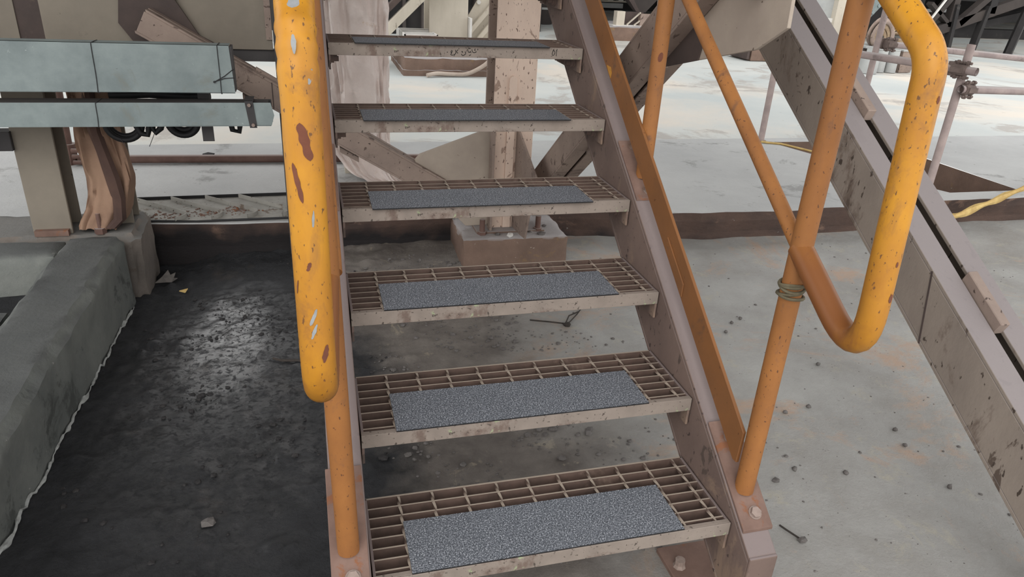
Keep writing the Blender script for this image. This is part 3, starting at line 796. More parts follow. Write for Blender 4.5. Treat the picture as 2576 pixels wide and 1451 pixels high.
# ------------------------------------------------------------------ column on pedestal, with braces
ped = thing('concrete_pedestal', (0.89, 2.28, ZG), 'mud brown concrete pedestal block under the steel column behind the stairs', 'pedestal')
rough_box(MB(), 0.615, 1.16, 2.115, 2.47, -0.30, -0.122, 0.022, 0.005, 0.007, 3, 11).build('block', 'pedestal', ped, smooth=True, angle=35)
for bx, by in ((1.02, 2.21), (0.725, 2.19)):
    MB().tube([(bx, by, -.125), (bx, by, -0.045)], .014, 12).tube([(bx, by, -.123), (bx, by, -.107)], .024, 6).build('anchor_bolt', 'rustpipe', ped)

cl = thing('steel_column', (0.875, 2.34, -0.122), 'pinkish beige steel column standing on the concrete pedestal', 'column')
CT = 2.6
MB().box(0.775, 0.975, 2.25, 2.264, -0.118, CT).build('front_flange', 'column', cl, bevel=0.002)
MB().box(0.775, 0.975, 2.416, 2.43, -0.118, CT).build('back_flange', 'brace', cl, bevel=0.002)  # back flange and web darker than the column paint, their shade painted in
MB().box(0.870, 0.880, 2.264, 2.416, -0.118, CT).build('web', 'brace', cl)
MB().box(0.70, 1.05, 2.19, 2.46, -0.124, -0.112).build('base_plate', 'pedestal', cl, bevel=0.002)
mb = MB()
xa, xb = 0.840, 0.880
pl = [(xa, -0.11), (xb, -0.11), (xb, 0.60)]+[((xa+xb)/2+.02*math.cos(math.radians(a)), 0.615+.02*math.sin(math.radians(a))) for a in (20, 60, 90, 120, 160)]+[(xa, 0.60)]
mb.xz(pl, 2.236, 2.251).build('cover_strip', 'column', cl, bevel=0.003, seg=2)
# gussets of the base
MB().xz([(0.405, 0.235), (0.43, 0.262), (0.735, 0.372), (0.775, 0.372), (0.775, -0.11), (0.66, -0.11), (0.50, 0.06), (0.42, 0.18)], 2.285, 2.297).build('gusset_plate', 'gusset', cl, bevel=0.0015)
MB().box(0.764, 0.776, 2.20, 2.26, -0.11, 0.40).build('stiffener', 'brace', cl)
MB().yz([(2.25, 0.40), (2.25, -0.11), (2.10, -0.10), (2.02, -0.09), (1.90, 0.245)], 0.892, 0.902).build('gusset_plate', 'brace', cl, bevel=0.001)

lb = thing('diagonal_brace', (0.6, 2.30, 0.05), 'taupe steel diagonal brace rising left from the column foot', 'brace')
topL = lambda x: 0.4690-0.601*x
def xz_channel(root, yw, s, x0, x1, vh, b, mat):
    mb = MB()
    mb.xz([(x0-.005, topL(x0-.005)-.011), (x1, topL(x1)-.011), (x1, topL(x1)-vh+.011), (x0-.045, topL(x0-.045)-vh+.011)], yw, yw+s*0.007)
    for dz, x0 in ((0, x0-.02), (-vh+.011, x0-.07)):
        mb.xz([(x0+.02, topL(x0+.02)+dz), (x1, topL(x1)+dz), (x1, topL(x1)+dz-.011), (x0+.02, topL(x0+.02)+dz-.011)], yw, yw+s*b)
    return mb.build('channel', mat, root, bevel=0.0015)
xz_channel(lb, 2.25, 1, -0.668, 0.60, 0.122, 0.048, 'brace')
xz_channel(lb, 2.365, -1, -0.668, 0.60, 0.122, 0.048, 'brace')
for x0, x1, dz in ((-0.275, -0.185, 0.014), (0.115, 0.20, 0.014), (0.06, 0.145, -0.136), (-0.34, -.25, -0.136)):
    MB().xz([(x0, topL(x0)+dz), (x1, topL(x1)+dz), (x1, topL(x1)+dz-.024), (x0, topL(x0)+dz-.024)], 2.297, 2.318).build('batten', 'brace', lb, bevel=0.001)
MB().beam((-0.213, 2.2495, topL(-.213)-.005), (-0.213, 2.2495, topL(-.213)-.118), 0.004, 0.002, up=(0, 1, 0)).build('weld_seam', 'darkbrown', lb)

rb = thing('knee_brace', (1.045, 2.34, -0.115), 'dark taupe double-channel brace rising behind the right stringer', 'brace')
topR = lambda y: 0.468-0.742*(y-1.842)
double_channel_yz(rb, 0.98, 0.057, 0.014, topR, 0.62, 2.36, 0.160, 0.011, 0.007, 'brace')
n = Vector((0, -0.742, -1)).normalized()*0.012
for y0, y1 in ((1.20, 1.11), (1.60, 1.69)):
    MB().prism([(1.035, y0, topR(y0)-.15), (1.035, y1, topR(y1)-.15), (1.035, y1+n.y, topR(y1)-.16+n.z), (1.035, y0+n.y, topR(y0)-.16+n.z)], (0.020, 0, 0)).build('batten', 'brace', rb)
MB().yz([(1.19, 0.78), (1.17, 0.838), (1.06, 0.856), (0.613, 0.957), (0.50, 1.02), (0.52, 1.45), (1.25, 1.45)], 1.040, 1.050).build('gusset_plate', 'gusset', rb, bevel=0.001)
MB().yz([(1.153, .831), (1.10, .895), (0.965, .99), (.862, .985), (.888, .893)], 1.034, 1.039).build('dark_plate', 'darkbrown', rb)  # thin dark brown sheet over the lower inner corner of the gusset
MB().yz([(0.60, 1.09), (0.64, 1.09), (0.64, 1.45), (0.60, 1.45)], 1.0, 1.09).build('stiffener', 'darkbrown', rb)

# ------------------------------------------------------------------ left: concrete foundation, sheet-metal housing, trays
fb = thing('concrete_foundation', (-1.2, 1.2, ZG), 'dark grey concrete foundation trough with a raised rim at left', 'foundation')
mb = MB()
rough_box(mb, -1.065, -0.845, -0.3, 2.06, -0.36, 0.0, 0.028, 0.007, 0.016, 1, 8)
rough_box(mb, -2.4, -1.05, 1.865, 2.05, -0.36, -0.004, 0.04, 0.006, 0.012, 2, 8)
mb.build('rim', 'concrete', fb, smooth=True, angle=50)
rough_box(MB(), -2.4, -1.05, -0.3, 1.88, -0.36, -0.17, 0.06, 0.012, 0.0, 4, 6).build('trough_floor', 'ground', fb, smooth=True)
rough_box(MB(), -1.40, -1.17, 1.45, 1.66, -0.19, -0.135, 0.05, 0.004, 0.004, 9, 6).build('cast_block', 'concrete', fb, smooth=True, angle=40)
mb = MB(); path = []; rr = []
y = 0.0
while y < 1.99:
    x = -0.838+0.012*noise.noise(Vector((y*7, 3, 1)))
    path.append((x, y, gz(x, y)+0.006+0.006*noise.noise(Vector((y*11, 1, 1)))))
    rr.append(max(.0015, 0.004+0.010*noise.noise(Vector((y*13, 5, 1)))+.004*noise.noise(Vector((y*40, 5, 1))))); y += 0.01
mb.tube(path, rr, 7).build('lime_crust', 'crust', fb, smooth=True)
sb = thing('concrete_plinth', (-1.1, 2.25, ZG), 'chipped concrete plinth behind the dark foundation trough', 'plinth')
mb = MB()
rough_box(mb, -1.55, -0.80, 2.075, 2.40, -0.34, -0.012, 0.03, 0.008, 0.022, 6, 9)
mb.build('block', 'plinth', sb, smooth=True, angle=50)
for bx in (-0.945,):
    MB().tube([(bx, 2.115, -.012), (bx, 2.115, 0.075)], .009, 10).tube([(bx, 2.115, -.012), (bx, 2.115, 0.012)], .024, 6).build('anchor_bolt', 'rustpipe', sb)

lc = thing('short_column', (-1.10, 2.2, -0.012), 'short beige steel column on the plinth under the trays at left', 'column')
MB().box(-1.195, -1.050, 2.12, 2.134, -.012, 0.70).build('front_flange', 'beige', lc, bevel=0.002)
MB().box(-1.128, -1.116, 2.134, 2.255, -.012, 0.70).build('web', 'beige', lc)
MB().box(-1.195, -1.050, 2.255, 2.269, -.012, 0.70).build('back_flange', 'beige', lc, bevel=0.002)
MB().box(-1.185, -1.06, 2.095, 2.12, -.012, 0.012).build('base_cleat', 'rustplate', lc)
MB().box(-1.55, -1.190, 2.10, 2.17, 0.345, 0.42).build('bracket', 'darksteel', lc, bevel=0.002)

wc = thing('cloth_wrapped_column', (-0.90, 2.2, -0.012), 'steel column hung with brown dusty cloth beside the short beige column', 'column')
mb = MB().box(-0.945, -0.838, 2.225, 2.237, -.012, 0.70).box(-0.945, -0.838, 2.34, 2.352, -.012, 0.70).box(-0.897, -0.887, 2.237, 2.34, -.012, 0.70)
mb.build('column_section', 'beige', wc)
prof = [(0.70, -0.972, -0.84), (0.60, -0.975, -0.83), (0.41, -0.979, -0.825), (0.30, -0.975, -0.808), (0.21, -0.97, -0.800), (0.147, -0.978, -0.818), (0.08, -1.0, -0.832), (0.03, -1.03, -0.86), (0.003, -1.036, -0.885)]
def interp(tab, z):
    for a, b in zip(tab, tab[1:]):
        if a[0] >= z >= b[0]:
            t = (a[0]-z)/(a[0]-b[0]); return [a[k]+(b[k]-a[k])*t for k in range(1, len(a))]
    return list(tab[-1][1:])
def drape(prof, yc, depth, n=56, rings=46, amp=0.014, seed=0, ywave=None):
    mb = MB(); vs = []; fs = []
    for i in range(rings+1):
        z = prof[0][0]+(prof[-1][0]-prof[0][0])*i/rings
        xl, xr = interp(prof, z)[:2]
        cx, hw = (xl+xr)/2, (xr-xl)/2
        yy = yc+(ywave(z) if ywave else 0)
        for k in range(n):
            a = 2*math.pi*k/n
            c, s = math.cos(a), math.sin(a)
            q = 0.62
            ex = math.copysign(abs(c)**q, c); ey = math.copysign(abs(s)**q, s)
            f = noise.noise(Vector((c*2.4+seed, s*2.4, z*2.6)))*amp*1.5
            f += (0.5-abs(noise.noise(Vector((c*3.5+seed, s*3.5+z*.6, z*1.3)))))*amp
            f += noise.noise(Vector((c*6, s*6+seed, z*9)))*amp*0.35
            f += (1-abs(noise.noise(Vector((c*4+seed, s*4, z*3.5+c*2)))))**6*amp*0.6
            vs.append((cx+ex*(hw+f*.6), yy+ey*(depth/2)+ey*f*1.6, z+0.012*noise.noise(Vector((c*3, s*3, seed)))*(1 if i == rings else 0)))
    for i in range(rings):
        for k in range(n):
            k2 = (k+1) % n
            fs.append((i*n+k, (i+1)*n+k, (i+1)*n+k2, i*n+k2))
    return mb.add(vs, fs)
drape(prof, 2.17, 0.095, amp=0.016, seed=4).build('cloth', 'cloth', wc, smooth=True, angle=70)
strip = [(-0.90, 2.105, 0.70), (-0.895, 2.10, 0.42), (-0.878, 2.098, 0.33), (-0.862, 2.098, 0.23), (-0.853, 2.10, 0.14), (-0.862, 2.10, 0.05), (-0.90, 2.10, 0.012)]
pts = resample(strip, 0.03); mb = MB(); vs = []; fs = []
for i, p in enumerate(pts):
    w = 0.026+0.006*noise.noise(Vector((p.z*7, 2, 0)))
    for dx, dy in ((-w, 0.012), (-w*.4, -0.006), (w*.5, -0.008), (w, 0.010)):
        vs.append((p.x+dx, p.y+dy, p.z))
for i in range(len(pts)-1):
    for k in range(3): fs.append((i*4+k, (i+1)*4+k, (i+1)*4+k+1, i*4+k+1))
mb.add(vs, fs).build('dark_fold', 'clothdark', wc, smooth=True)

# housing of sheet-metal panels with dark frame
hs = thing('sheet_metal_housing', (-0.6, 2.45, ZG), 'beige sheet-metal housing on dark legs above the trays at upper left', 'machine housing')
MB().box(-1.085, -0.202, 2.40, 2.412, 0.707, 1.75).build('panel', 'beige', hs, bevel=0.001)
MB().box(-2.4, -1.175, 2.40, 2.412, 0.707, 1.75).build('panel', 'beige', hs, bevel=0.001)
MB().box(-1.175, -1.085, 2.405, 2.42, 0.707, 1.75).build('joint_strip', 'darkbrown', hs)
MB().box(-2.4, -0.16, 2.415, 2.46, 0.655, 0.706).build('bottom_rail', 'darksteel', hs, bevel=0.001)
MB().box(-0.196, -0.146, 2.37, 2.376, ZG-.02, 1.75).box(-0.196, -0.190, 2.376, 2.43, ZG-.02, 1.75).build('leg', 'darksteel', hs, bevel=0.001)
MB().box(-0.226, -0.2, 2.392, 2.4, 0.75, 1.75).build('edge_strip', 'brace', hs)
MB().box(-2.0, -1.95, 2.37, 2.42, ZG-.02, 1.75).build('leg', 'darksteel', hs)
MB().xz([(-0.80, 0.805), (-0.785, 0.90), (-0.775, 1.2), (-0.52, 1.2), (-0.575, 0.905), (-0.495, 0.764), (-0.44, 0.735), (-0.42, 0.700), (-0.70, 0.695), (-0.755, 0.735)], 2.372, 2.384).build('gusset_plate', 'darkbrown', hs, bevel=0.001)

# cable trays
def wire_loop(x, y0, y1, z0, z1, root, lean=0.008):
    mb = MB()
    pts = []
    for k in range(9):
        s = k/8; pts.append((x-lean+2*lean*(1-s)*0+lean*math.sin(s*5)*.3-(lean*1.6)*(1-s), y0-.0015, z0+(z1-z0)*s))
    pts += [(x, y0, z1+.0015), (x, y1, z1+.0015), (x, y1, z0), (x-lean*2, y0, z0-.001)]
    mb.tube(pts, 0.0015, 6).build('binding_wire', 'wire', root)
ut = thing('cable_tray', (-0.9, 1.89, 0.62), 'wide galvanised cable tray, the upper of two at left', 'cable tray', 'cable trays at left')
yw = lambda x: 1.85+0.0*x
m = MB()
m.prism([(-1.7, 1.85, 0.621), (-0.328, 1.85, 0.617), (-0.335, 1.85, 0.789), (-1.7, 1.85, 0.789)], (0, 0.0018, 0))
m.box(-1.7, -0.335, 1.85, 1.915, 0.7875, 0.789); m.box(-1.7, -0.33, 1.85, 1.915, 0.618, 0.6195)
m.build('cover', 'galv', ut)
MB().box(-1.7, -0.34, 1.913, 1.916, 0.62, 0.787).build('back_sheet', 'darksteel', ut)
MB().box(-0.334, -0.326, 1.853, 1.914, 0.622, 0.785).build('end_cap', 'darksteel', ut)
wire_loop(-0.781, 1.85, 1.916, 0.617, 0.789, ut, .004)
wire_loop(-0.372, 1.85, 1.916, 0.616, 0.789, ut, .002)
MB().tube([(-0.395, 1.848, 0.660), (-0.36, 1.847, 0.680), (-0.326, 1.85, 0.706)], .0016, 6).tube([(-0.395, 1.848, 0.660), (-0.36, 1.847, 0.672), (-0.326, 1.85, 0.674)], .0016, 6).tube([(-.397, 1.848, .659), (-.397, 1.842, .659)], .004, 8).build('tie_wire', 'wire', ut)
lt = thing('cable_tray', (-0.9, 1.89, 0.5), 'narrow galvanised cable tray with a strap near its end, the lower of two', 'cable tray', 'cable trays at left')
m = MB()
m.prism([(-1.7, 1.85, 0.495), (-0.208, 1.85, 0.497), (-0.196, 1.85, 0.535), (-0.206, 1.85, 0.583), (-1.7, 1.85, 0.578)], (0, 0.0018, 0))
m.box(-1.7, -0.21, 1.85, 1.93, 0.494, 0.496)
m.build('side_sheet', 'galv', lt)
MB().box(-1.7, -0.206, 1.93, 1.933, 0.494, 0.581).build('back_sheet', 'darksteel', lt)
MB().box(-1.7, -0.215, 1.856, 1.93, 0.579, 0.581).build('lid', 'darksteel', lt)
s = MB().prism([(-0.300, 1.8465, 0.592), (-0.270, 1.8465, 0.592), (-0.262, 1.8465, 0.488), (-0.288, 1.8465, 0.488)], (0, 0.003, 0)).box(-0.30, -0.268, 1.8465, 1.93, 0.590, 0.593).build('strap', 'darksteel', lt)
for q in ((-0.284, 1.846, 0.575), (-0.275, 1.846, 0.500)):
    b = MB().hexbolt(q, (0, -1, 0), 0.007, 0.008).build('strap_bolt', 'bolt', lt); b.parent = s
wire_loop(-0.803, 1.85, 1.93, 0.494, 0.58, lt, .003)
MB().box(-0.476, -0.434, 1.955, 1.962, 0.412, 0.74).build('hanger', 'darksteel', lt)
# black hoses looped behind the trays
hb = thing('hose_bundle', (-0.6, 2.05, 0.5), 'bundle of black rubber hoses looped behind the cable trays', 'hose')
def ring_path(cx, cz, r, y, n=32, wob=0.0):
    return [(cx+r*math.cos(2*math.pi*i/n), y+wob*math.sin(2*math.pi*i/n*2), cz+r*math.sin(2*math.pi*i/n)) for i in range(n)]
MB().tube(ring_path(-0.768, 0.468, 0.066, 2.03), 0.011, 12, closed=True).build('hose_loop', 'black', hb, smooth=True)
MB().tube(ring_path(-0.770, 0.470, 0.058, 2.055), 0.011, 12, closed=True).build('hose_loop', 'black', hb, smooth=True)
MB().tube(ring_path(-0.553, 0.475, 0.056, 2.03), 0.012, 12, closed=True).build('hose_loop', 'black', hb, smooth=True)
MB().tube(ring_path(-0.553, 0.476, 0.040, 2.05), 0.012, 12, closed=True).build('hose_loop', 'black', hb, smooth=True)
MB().tube(resample([(-0.75, 2.03, 0.53), (-0.71, 2.02, 0.43), (-0.685, 2.02, 0.425), (-0.672, 2.02, 0.47), (-0.655, 2.02, 0.433), (-0.635, 2.02, 0.45), (-0.6, 2.03, 0.55)], .02), 0.012, 10).build('hose_run', 'black', hb, smooth=True)
for dz, dy in ((0.62, 2.02), (0.597, 2.04), (0.575, 2.03), (0.64, 2.05)):
    MB().tube([(-0.80, dy, dz), (-0.66, dy, dz+.006), (-0.52, dy+.01, dz-.006), (-0.44, dy, dz)], 0.016, 10).build('hose_run', 'black', hb, smooth=True)
MB().tube([(-0.34, 2.03, .46), (-.345, 2.03, .432), (-.37, 2.03, .438), (-.38, 2.03, .50)], .011, 10).build('hose_run', 'black', hb, smooth=True)
for a, b in (((-.785, 2.02, .41), (-.762, 2.0, .375)), ((-.66, 2.02, .43), (-.682, 2.0, .382))):
    MB().tube([a, b], .0012, 5).build('wire_end', 'wire', hb)

# steel plate with bent ribs lying on the slab edge
rp = thing('ribbed_plate', (-0.6, 2.63, ZS), 'flat steel plate with bent flat-bar ribs lying on the slab edge', 'steel plate')
m = MB().xy([(-1.02, 2.80), (-1.0, 2.478), (-0.18, 2.448), (-0.18, 2.82)], ZS-.0005, ZS+.006)
m.build('plate', 'plate', rp)
MB().prism([(-1.02, 2.80, ZS+.004), (-0.18, 2.82, ZS+.004), (-0.18, 2.82, ZS+.022), (-1.02, 2.80, ZS+.022)], (0, 0.006, 0)).build('back_edge', 'black', rp)
MB().tube([(-1.0, 2.476, ZS+.006), (-0.8, 2.472, ZS+.008), (-0.62, 2.458, ZS+.003), (-0.52, 2.454, ZS+.006), (-0.18, 2.446, ZS+.01)], .006, 8).build('edge_cord', 'black', rp, smooth=True)
mbd = MB(); rd = random.Random(5)
for i in range(150):
    cx, cy = ((-.62, 2.56), (-.78, 2.55), (-.45, 2.6))[i % 3]
    lump(mbd, (cx+rd.gauss(0, .05), cy+rd.gauss(0, .03), ZS+.007), .003+.006*rd.random()**2, i, .6)
mbd.build('debris', 'rustplate', rp)['kind'] = 'stuff'
rib = [(-0.941, 2.785), (-0.788, 2.646), (-0.715, 2.582), (-0.672, 2.535), (-0.673, 2.505), (-0.690, 2.480), (-0.715, 2.462)]
for k in range(-1, 5):
    dx = k*0.163
    path = [V(x+dx, y+(0.006*k), ZS+.005) for x, y in rib if -1.0 < x+dx < -0.185]
    if len(path) < 3: continue
    mb = MB(); vs = []; fs = []
    path = resample(fillet(path, [.05]*(len(path)-2), 3), .02) if len(path) > 2 else path
    for i, p in enumerate(path):
        t = (path[min(i+1, len(path)-1)]-path[max(i-1, 0)]).normalized(); s_ = Vector((-t.y, t.x, 0))*0.003
        for q in (p-s_, p+s_, p+s_+Vector((0, 0, .022)), p-s_+Vector((0, 0, .022))): vs.append(q)
    for i in range(len(path)-1):
        for k2 in range(4): fs.append((i*4+k2, i*4+(k2+1) % 4, (i+1)*4+(k2+1) % 4, (i+1)*4+k2))
    mb.add(vs, fs).build('rib', 'plate', rp)

# scaffold tube lying on the slab, and the upright coupled to it
pp = thing('scaffold_tube', (-0.3, 3.5, ZS), 'rust brown scaffold tube lying on the slab behind the left column', 'pipe')
MB().tube([(-1.38, 3.545, ZS+.03), (-0.5, 3.51, ZS+.028), (0.75, 3.45, ZS+.03)], .0245, 14).build('tube', 'rustpipe', pp, smooth=True)
up_ = thing('scaffold_upright', (-1.415, 3.55, ZS), 'dark rusty upright tube with a clamp at its foot, behind the left column', 'pipe')
MB().tube([(-1.43, 3.56, ZS), (-1.40, 3.55, 1.3)], .026, 14).build('tube', 'rustpipe', up_, smooth=True)
mb = MB().tube([(-1.43, 3.56, ZS-.0), (-1.425, 3.56, ZS+.12)], .042, 10)
for dz in (.02, .055, .09): mb.tube([(-1.40, 3.51, ZS+dz), (-1.33, 3.50, ZS+dz)], .012, 6)
mb.build('clamp', 'rustpipe', up_)

# plastic wrapped column
pw = thing('wrapped_column', (0.21, 3.3, ZS), 'column wrapped in crumpled pinkish plastic film behind the top treads', 'column')
MB().box(0.12, 0.32, 3.24, 3.40, ZS, 2.2).build('column_section', 'palecol', pw)
prof2 = [(2.0, 0.02, 0.37), (1.2, 0.03, 0.375), (0.86, 0.035, 0.380), (0.60, 0.04, 0.376), (0.33, 0.05, 0.380), (0.20, 0.062, 0.376), (0.09, 0.078, 0.384), (0.045, 0.09, 0.382), (0.0, 0.118, 0.386), (-0.04, 0.15, 0.392), (-0.07, 0.20, 0.40), (-0.098, 0.30, 0.43)]
drape(prof2, 3.26, 0.30, n=140, rings=170, amp=0.034, seed=11, ywave=lambda z: -0.10*sstep(0.0, -0.1, z)).build('plastic_film', 'plastic', pw, smooth=True, angle=75)

# ------------------------------------------------------------------ scaffold guard rail round the pit
sg = thing('scaffold_guard_rail', (3.85, 3.1, ZS), 'scaffold tube guard rail with clamps round the pit at right', 'guard rail')
RT = 0.0242
def pole(a, b, name): return MB().tube([a, b], [RT, RT], 16, caps=False).tube([Vector(b), Vector(a)], RT*.82, 16, caps=False).build(name, 'scaff', sg, smooth=True)
pA, pB, pC = (3.395, 3.90), (4.33, 3.97), (3.815, 2.60)
pole((pA[0], pA[1], ZS-.01), (pA[0], pA[1], 0.85), 'standard')
pole((pB[0], pB[1], ZS-.01), (pB[0], pB[1], 1.25), 'standard')
pole((pC[0], pC[1], ZS-.01), (pC[0], pC[1], 0.80), 'standard')
MB().tube([(pA[0], pA[1], ZS-.004), (pA[0], pA[1], ZS+.01)], .04, 10).build('foot_wedge', 'wood', sg)
ax = Vector((pC[0]-pA[0], pC[1]-pA[1], 0)).normalized(); sd = Vector((-ax.y, ax.x, 0))
o_ = sd*0.05
a0 = Vector((pA[0], pA[1], 0.660))-ax*.12-o_; a1 = Vector((pC[0], pC[1], 0.655))+ax*.10-o_
pole(a0, a1, 'ledger')
b0 = Vector((pB[0]+.05, pB[1]-.045, 0.66)); b1 = Vector((6.6, 3.85, 0.53))
pole(b0, b1, 'ledger')
c0 = Vector((pC[0]-.04, pC[1]-.055, 0.545)); c1 = Vector((6.2, 3.05, 0.43))
pole(c0, c1, 'ledger')
def clamp(p, d):
    d = Vector(d).normalized(); p = Vector(p)
    mb = MB().tube([p-d*.045, p-d*.04, p+d*.04, p+d*.045], [.031, .034, .034, .031], 12)
    mb.beam(p-d*.04, p+d*.04, .085, .03)
    mb.tube([p+Vector((0, .05, -.04)), p+Vector((0, .05, .04))], .034, 12)
    for s in (-1, 1):
        for e in (-1, 1):
            q = p+d*.022*e+Vector((0, -.012, .042*s))
            mb.tube([q-d*.02*e, q+d*.03*e], .008, 8); mb.hexbolt(q, d*e, .015, .014)
    return mb.build('coupler', 'clamp', sg, smooth=True, angle=35)
clamp(Vector((pC[0], pC[1], 0.655))-o_, ax)
clamp(c0+(c1-c0).normalized()*.07, c1-c0)
clamp(b0+(b1-b0).normalized()*.03, b1-b0)
clamp(Vector((pA[0], pA[1], 0.66))-o_, ax)
wb = thing('webbing_strap', (4.0, 2.3, ZS), 'faded yellow webbing strap stretched low across the far right', 'strap')
mb = MB(); vs = []; fs = []
sp = resample([(3.25, 1.93, ZS+.03), (3.6, 2.1, ZS+.01), (4.1, 2.28, ZS+.045), (4.6, 2.42, ZS+.12), (5.2, 2.5, ZS+.3)], .05)
for i, p in enumerate(sp):
    w = .026+.008*math.sin(i*.9)
    for k, (dz, dy) in enumerate(((-w, 0), (-w*.3, -.006), (w*.3, .004), (w, -.004))): vs.append(p+Vector((0, dy, dz)))
for i in range(len(sp)-1):
    for k in range(3): fs.append((i*4+k, (i+1)*4+k, (i+1)*4+k+1, i*4+k+1))
mb.add(vs, fs).build('strap_band', 'webbing', wb, smooth=True)
tie = thing('tie_band', (3.42, 3.88, ZS), 'thin orange tape tied round the foot of a scaffold post', 'tape')
MB().tube([(3.36, 3.84, ZS+.012), (3.42, 3.82, ZS+.008), (3.5, 3.78, ZS+.008), (3.6, 3.60, ZS+.004), (3.66, 3.45, ZS+.004)], .008, 6, flat=1.6).build('tape_band', 'webbing', tie)

# ------------------------------------------------------------------ middle distance
fp = thing('far_pedestal', (1.5, 7.5, ZS), 'low stained concrete pedestal under the pale column seen between the top treads', 'pedestal')
rough_box(MB(), 0.95, 2.35, 6.98, 8.2, ZS-.02, 0.085, 0.06, 0.008, 0.012, 5, 5).build('block', 'pedestal', fp, smooth=True, angle=40)
rough_box(MB(), 0.93, 2.37, 6.955, 8.22, ZS-.02, -0.035, 0.06, 0.008, 0.012, 8, 5).build('footing', 'pedestal', fp, smooth=True, angle=40)
fc = thing('pale_column', (1.55, 7.6, 0.085), 'pale weathered steel column on the far pedestal', 'column')
MB().box(1.322, 1.770, 7.6, 7.62, 0.08, 2.6).build('front_flange', 'palecol', fc)
MB().box(1.322, 1.770, 8.0, 8.02, 0.08, 2.6).build('back_flange', 'palecol', fc)
MB().box(1.54, 1.556, 7.62, 8.0, 0.08, 2.6).build('web', 'palecol', fc)
MB().box(1.775, 1.80, 7.50, 7.7, 0.08, 0.46).build('stiffener', 'white', fc)
MB().box(1.58, 1.61, 7.50, 7.6, 0.08, 0.14).build('base_cleat', 'white', fc)
MB().xz([(1.80, 0.09), (2.30, 0.09), (2.30, 0.75), (2.1, 0.95), (1.80, 0.45)], 7.78, 7.80).build('gusset_plate', 'palecol', fc)
for i in range(9):
    bx, bz = 1.93+.11*(i % 3)+.05*(i//3), 0.62-.10*(i % 3)+.11*(i//3)
    MB().hexbolt((bx, 7.78, bz), (0, -1, 0), .026, .02).build('bolt', 'white', fc)
for dz in (-.1, .1):
    MB().beam((1.80, 7.74, 0.16+dz), (2.40, 7.74, 0.86+dz), .05, .05, up=(0, 1, 0)).build('brace_angle', 'palecol', fc)
MB().box(1.80, 2.25, 7.55, 7.75, 0.08, 0.17).build('sole_plate', 'palecol', fc)
cf = thing('ribbed_steel_box', (1.15, 7.45, 0.085), 'small pale ribbed steel box beside the far column', 'box')
MB().box(0.985, 1.0, 7.2, 7.95, 0.08, 0.30).box(1.34, 1.355, 7.2, 7.5, 0.08, 0.30).build('side_plate', 'white', cf)
for y in (7.2, 7.42, 7.64, 7.86): MB().box(0.985, 1.355, y, y+.02, 0.08, 0.30).build('rib', 'white', cf)
MB().box(1.0, 1.355, 7.18, 7.2, 0.09, 0.29).build('front_plate', 'brace', cf)
db = thing('far_diagonal', (0.9, 7.6, 0.3), 'pale diagonal beam left of the far column', 'beam')
MB().beam((0.45, 7.48, -0.05), (1.65, 7.48, 1.10), .10, .15, up=(0, 1, 0)).build('beam', 'palecol', db)
MB().beam((0.40, 7.54, 0.10), (1.5, 7.54, 1.16), .06, .14, up=(0, 1, 0)).build('back_beam', 'darkbrown', db)
ho = thing('far_hose', (1.5, 7.0, ZS), 'dusty pale hose curling along the foot of the far pedestal', 'hose')
hp = [(1.18, 6.86, ZS+.02), (1.30, 6.90, ZS+.035), (1.45, 6.92, ZS+.026), (1.62, 6.92, ZS+.03), (1.76, 6.91, -0.01), (1.87, 6.91, 0.07), (1.92, 6.92, .16), (1.86, 6.95, .24)]
MB().tube(smooth_path(hp, 8), .022, 10).build('hose', 'hose', ho, smooth=True)

dm = thing('dark_machine', (2.0, 12, ZS), 'black machine block in the shade behind the far column', 'machine')
MB().box(-1.5, 2.2, 11.2, 13.5, ZS, 2.2).build('body', 'fardark', dm)
for x in (0.9, 1.15, 1.45, 1.75): MB().box(x, x+.05, 11.05, 11.2, ZS, 1.4).build('rib', 'farbrown', dm)
MB().tube([(1.9, 11.1, .62), (1.7, 11.05, .42), (2.0, 11.05, .3), (2.3, 11.05, .5)], .04, 8).build('cable', 'darksteel', dm, smooth=True)
MB().box(2.0, 2.25, 11.0, 11.15, .52, .58).build('bracket', 'white', dm)
db2 = thing('dark_machine', (3.3, 12.6, ZS), 'second black machine block further right behind the pinkish column', 'machine')
MB().box(2.5, 4.1, 12.2, 13.8, ZS, 2.4).build('body', 'fardark', db2)
for i in range(5): MB().tube([(2.6+.25*i, 12.1, .3), (2.75+.22*i, 12.1, .9)], .06, 8).build('pipe_stub', 'farbrown', db2, smooth=True)
tk = thing('dark_drum', (4.66, 13.9, ZS), 'dark upright drum seen left of the stringer top', 'drum')
MB().tube([(4.66, 13.9, ZS), (4.66, 13.9, 0.22), (4.66, 13.9, .5)], .2, 18).build('shell', 'farbrown', tk, smooth=True)
MB().tube([(4.66, 13.9, .18), (4.66, 13.9, .22)], .215, 18).build('hoop', 'greycyl', tk, smooth=True)
f2 = thing('far_footing', (5.4, 11.4, ZS), 'brown concrete footing with a steel base frame, between the orange rails', 'footing')
rough_box(MB(), 4.75, 6.4, 11.05, 12.3, ZS-.02, 0.125, 0.08, 0.01, 0.015, 12, 5).build('block', 'pedestal', f2, smooth=True, angle=40)
MB().box(5.17, 5.32, 11.25, 11.40, 0.12, 0.36).build('plate', 'palecol', f2)
MB().box(5.32, 5.72, 11.38, 11.42, 0.12, 0.35).build('backing', 'darkbrown', f2)
MB().beam((5.38, 11.28, 0.14), (5.62, 11.28, 0.35), .02, .03, up=(0, 1, 0)).build('strut', 'palecol', f2)
MB().beam((5.52, 11.28, 0.14), (5.70, 11.28, 0.27), .02, .03, up=(0, 1, 0)).build('strut', 'palecol', f2)
MB().box(5.62, 5.84, 11.25, 11.36, 0.12, 0.33).build('upright', 'brace', f2)
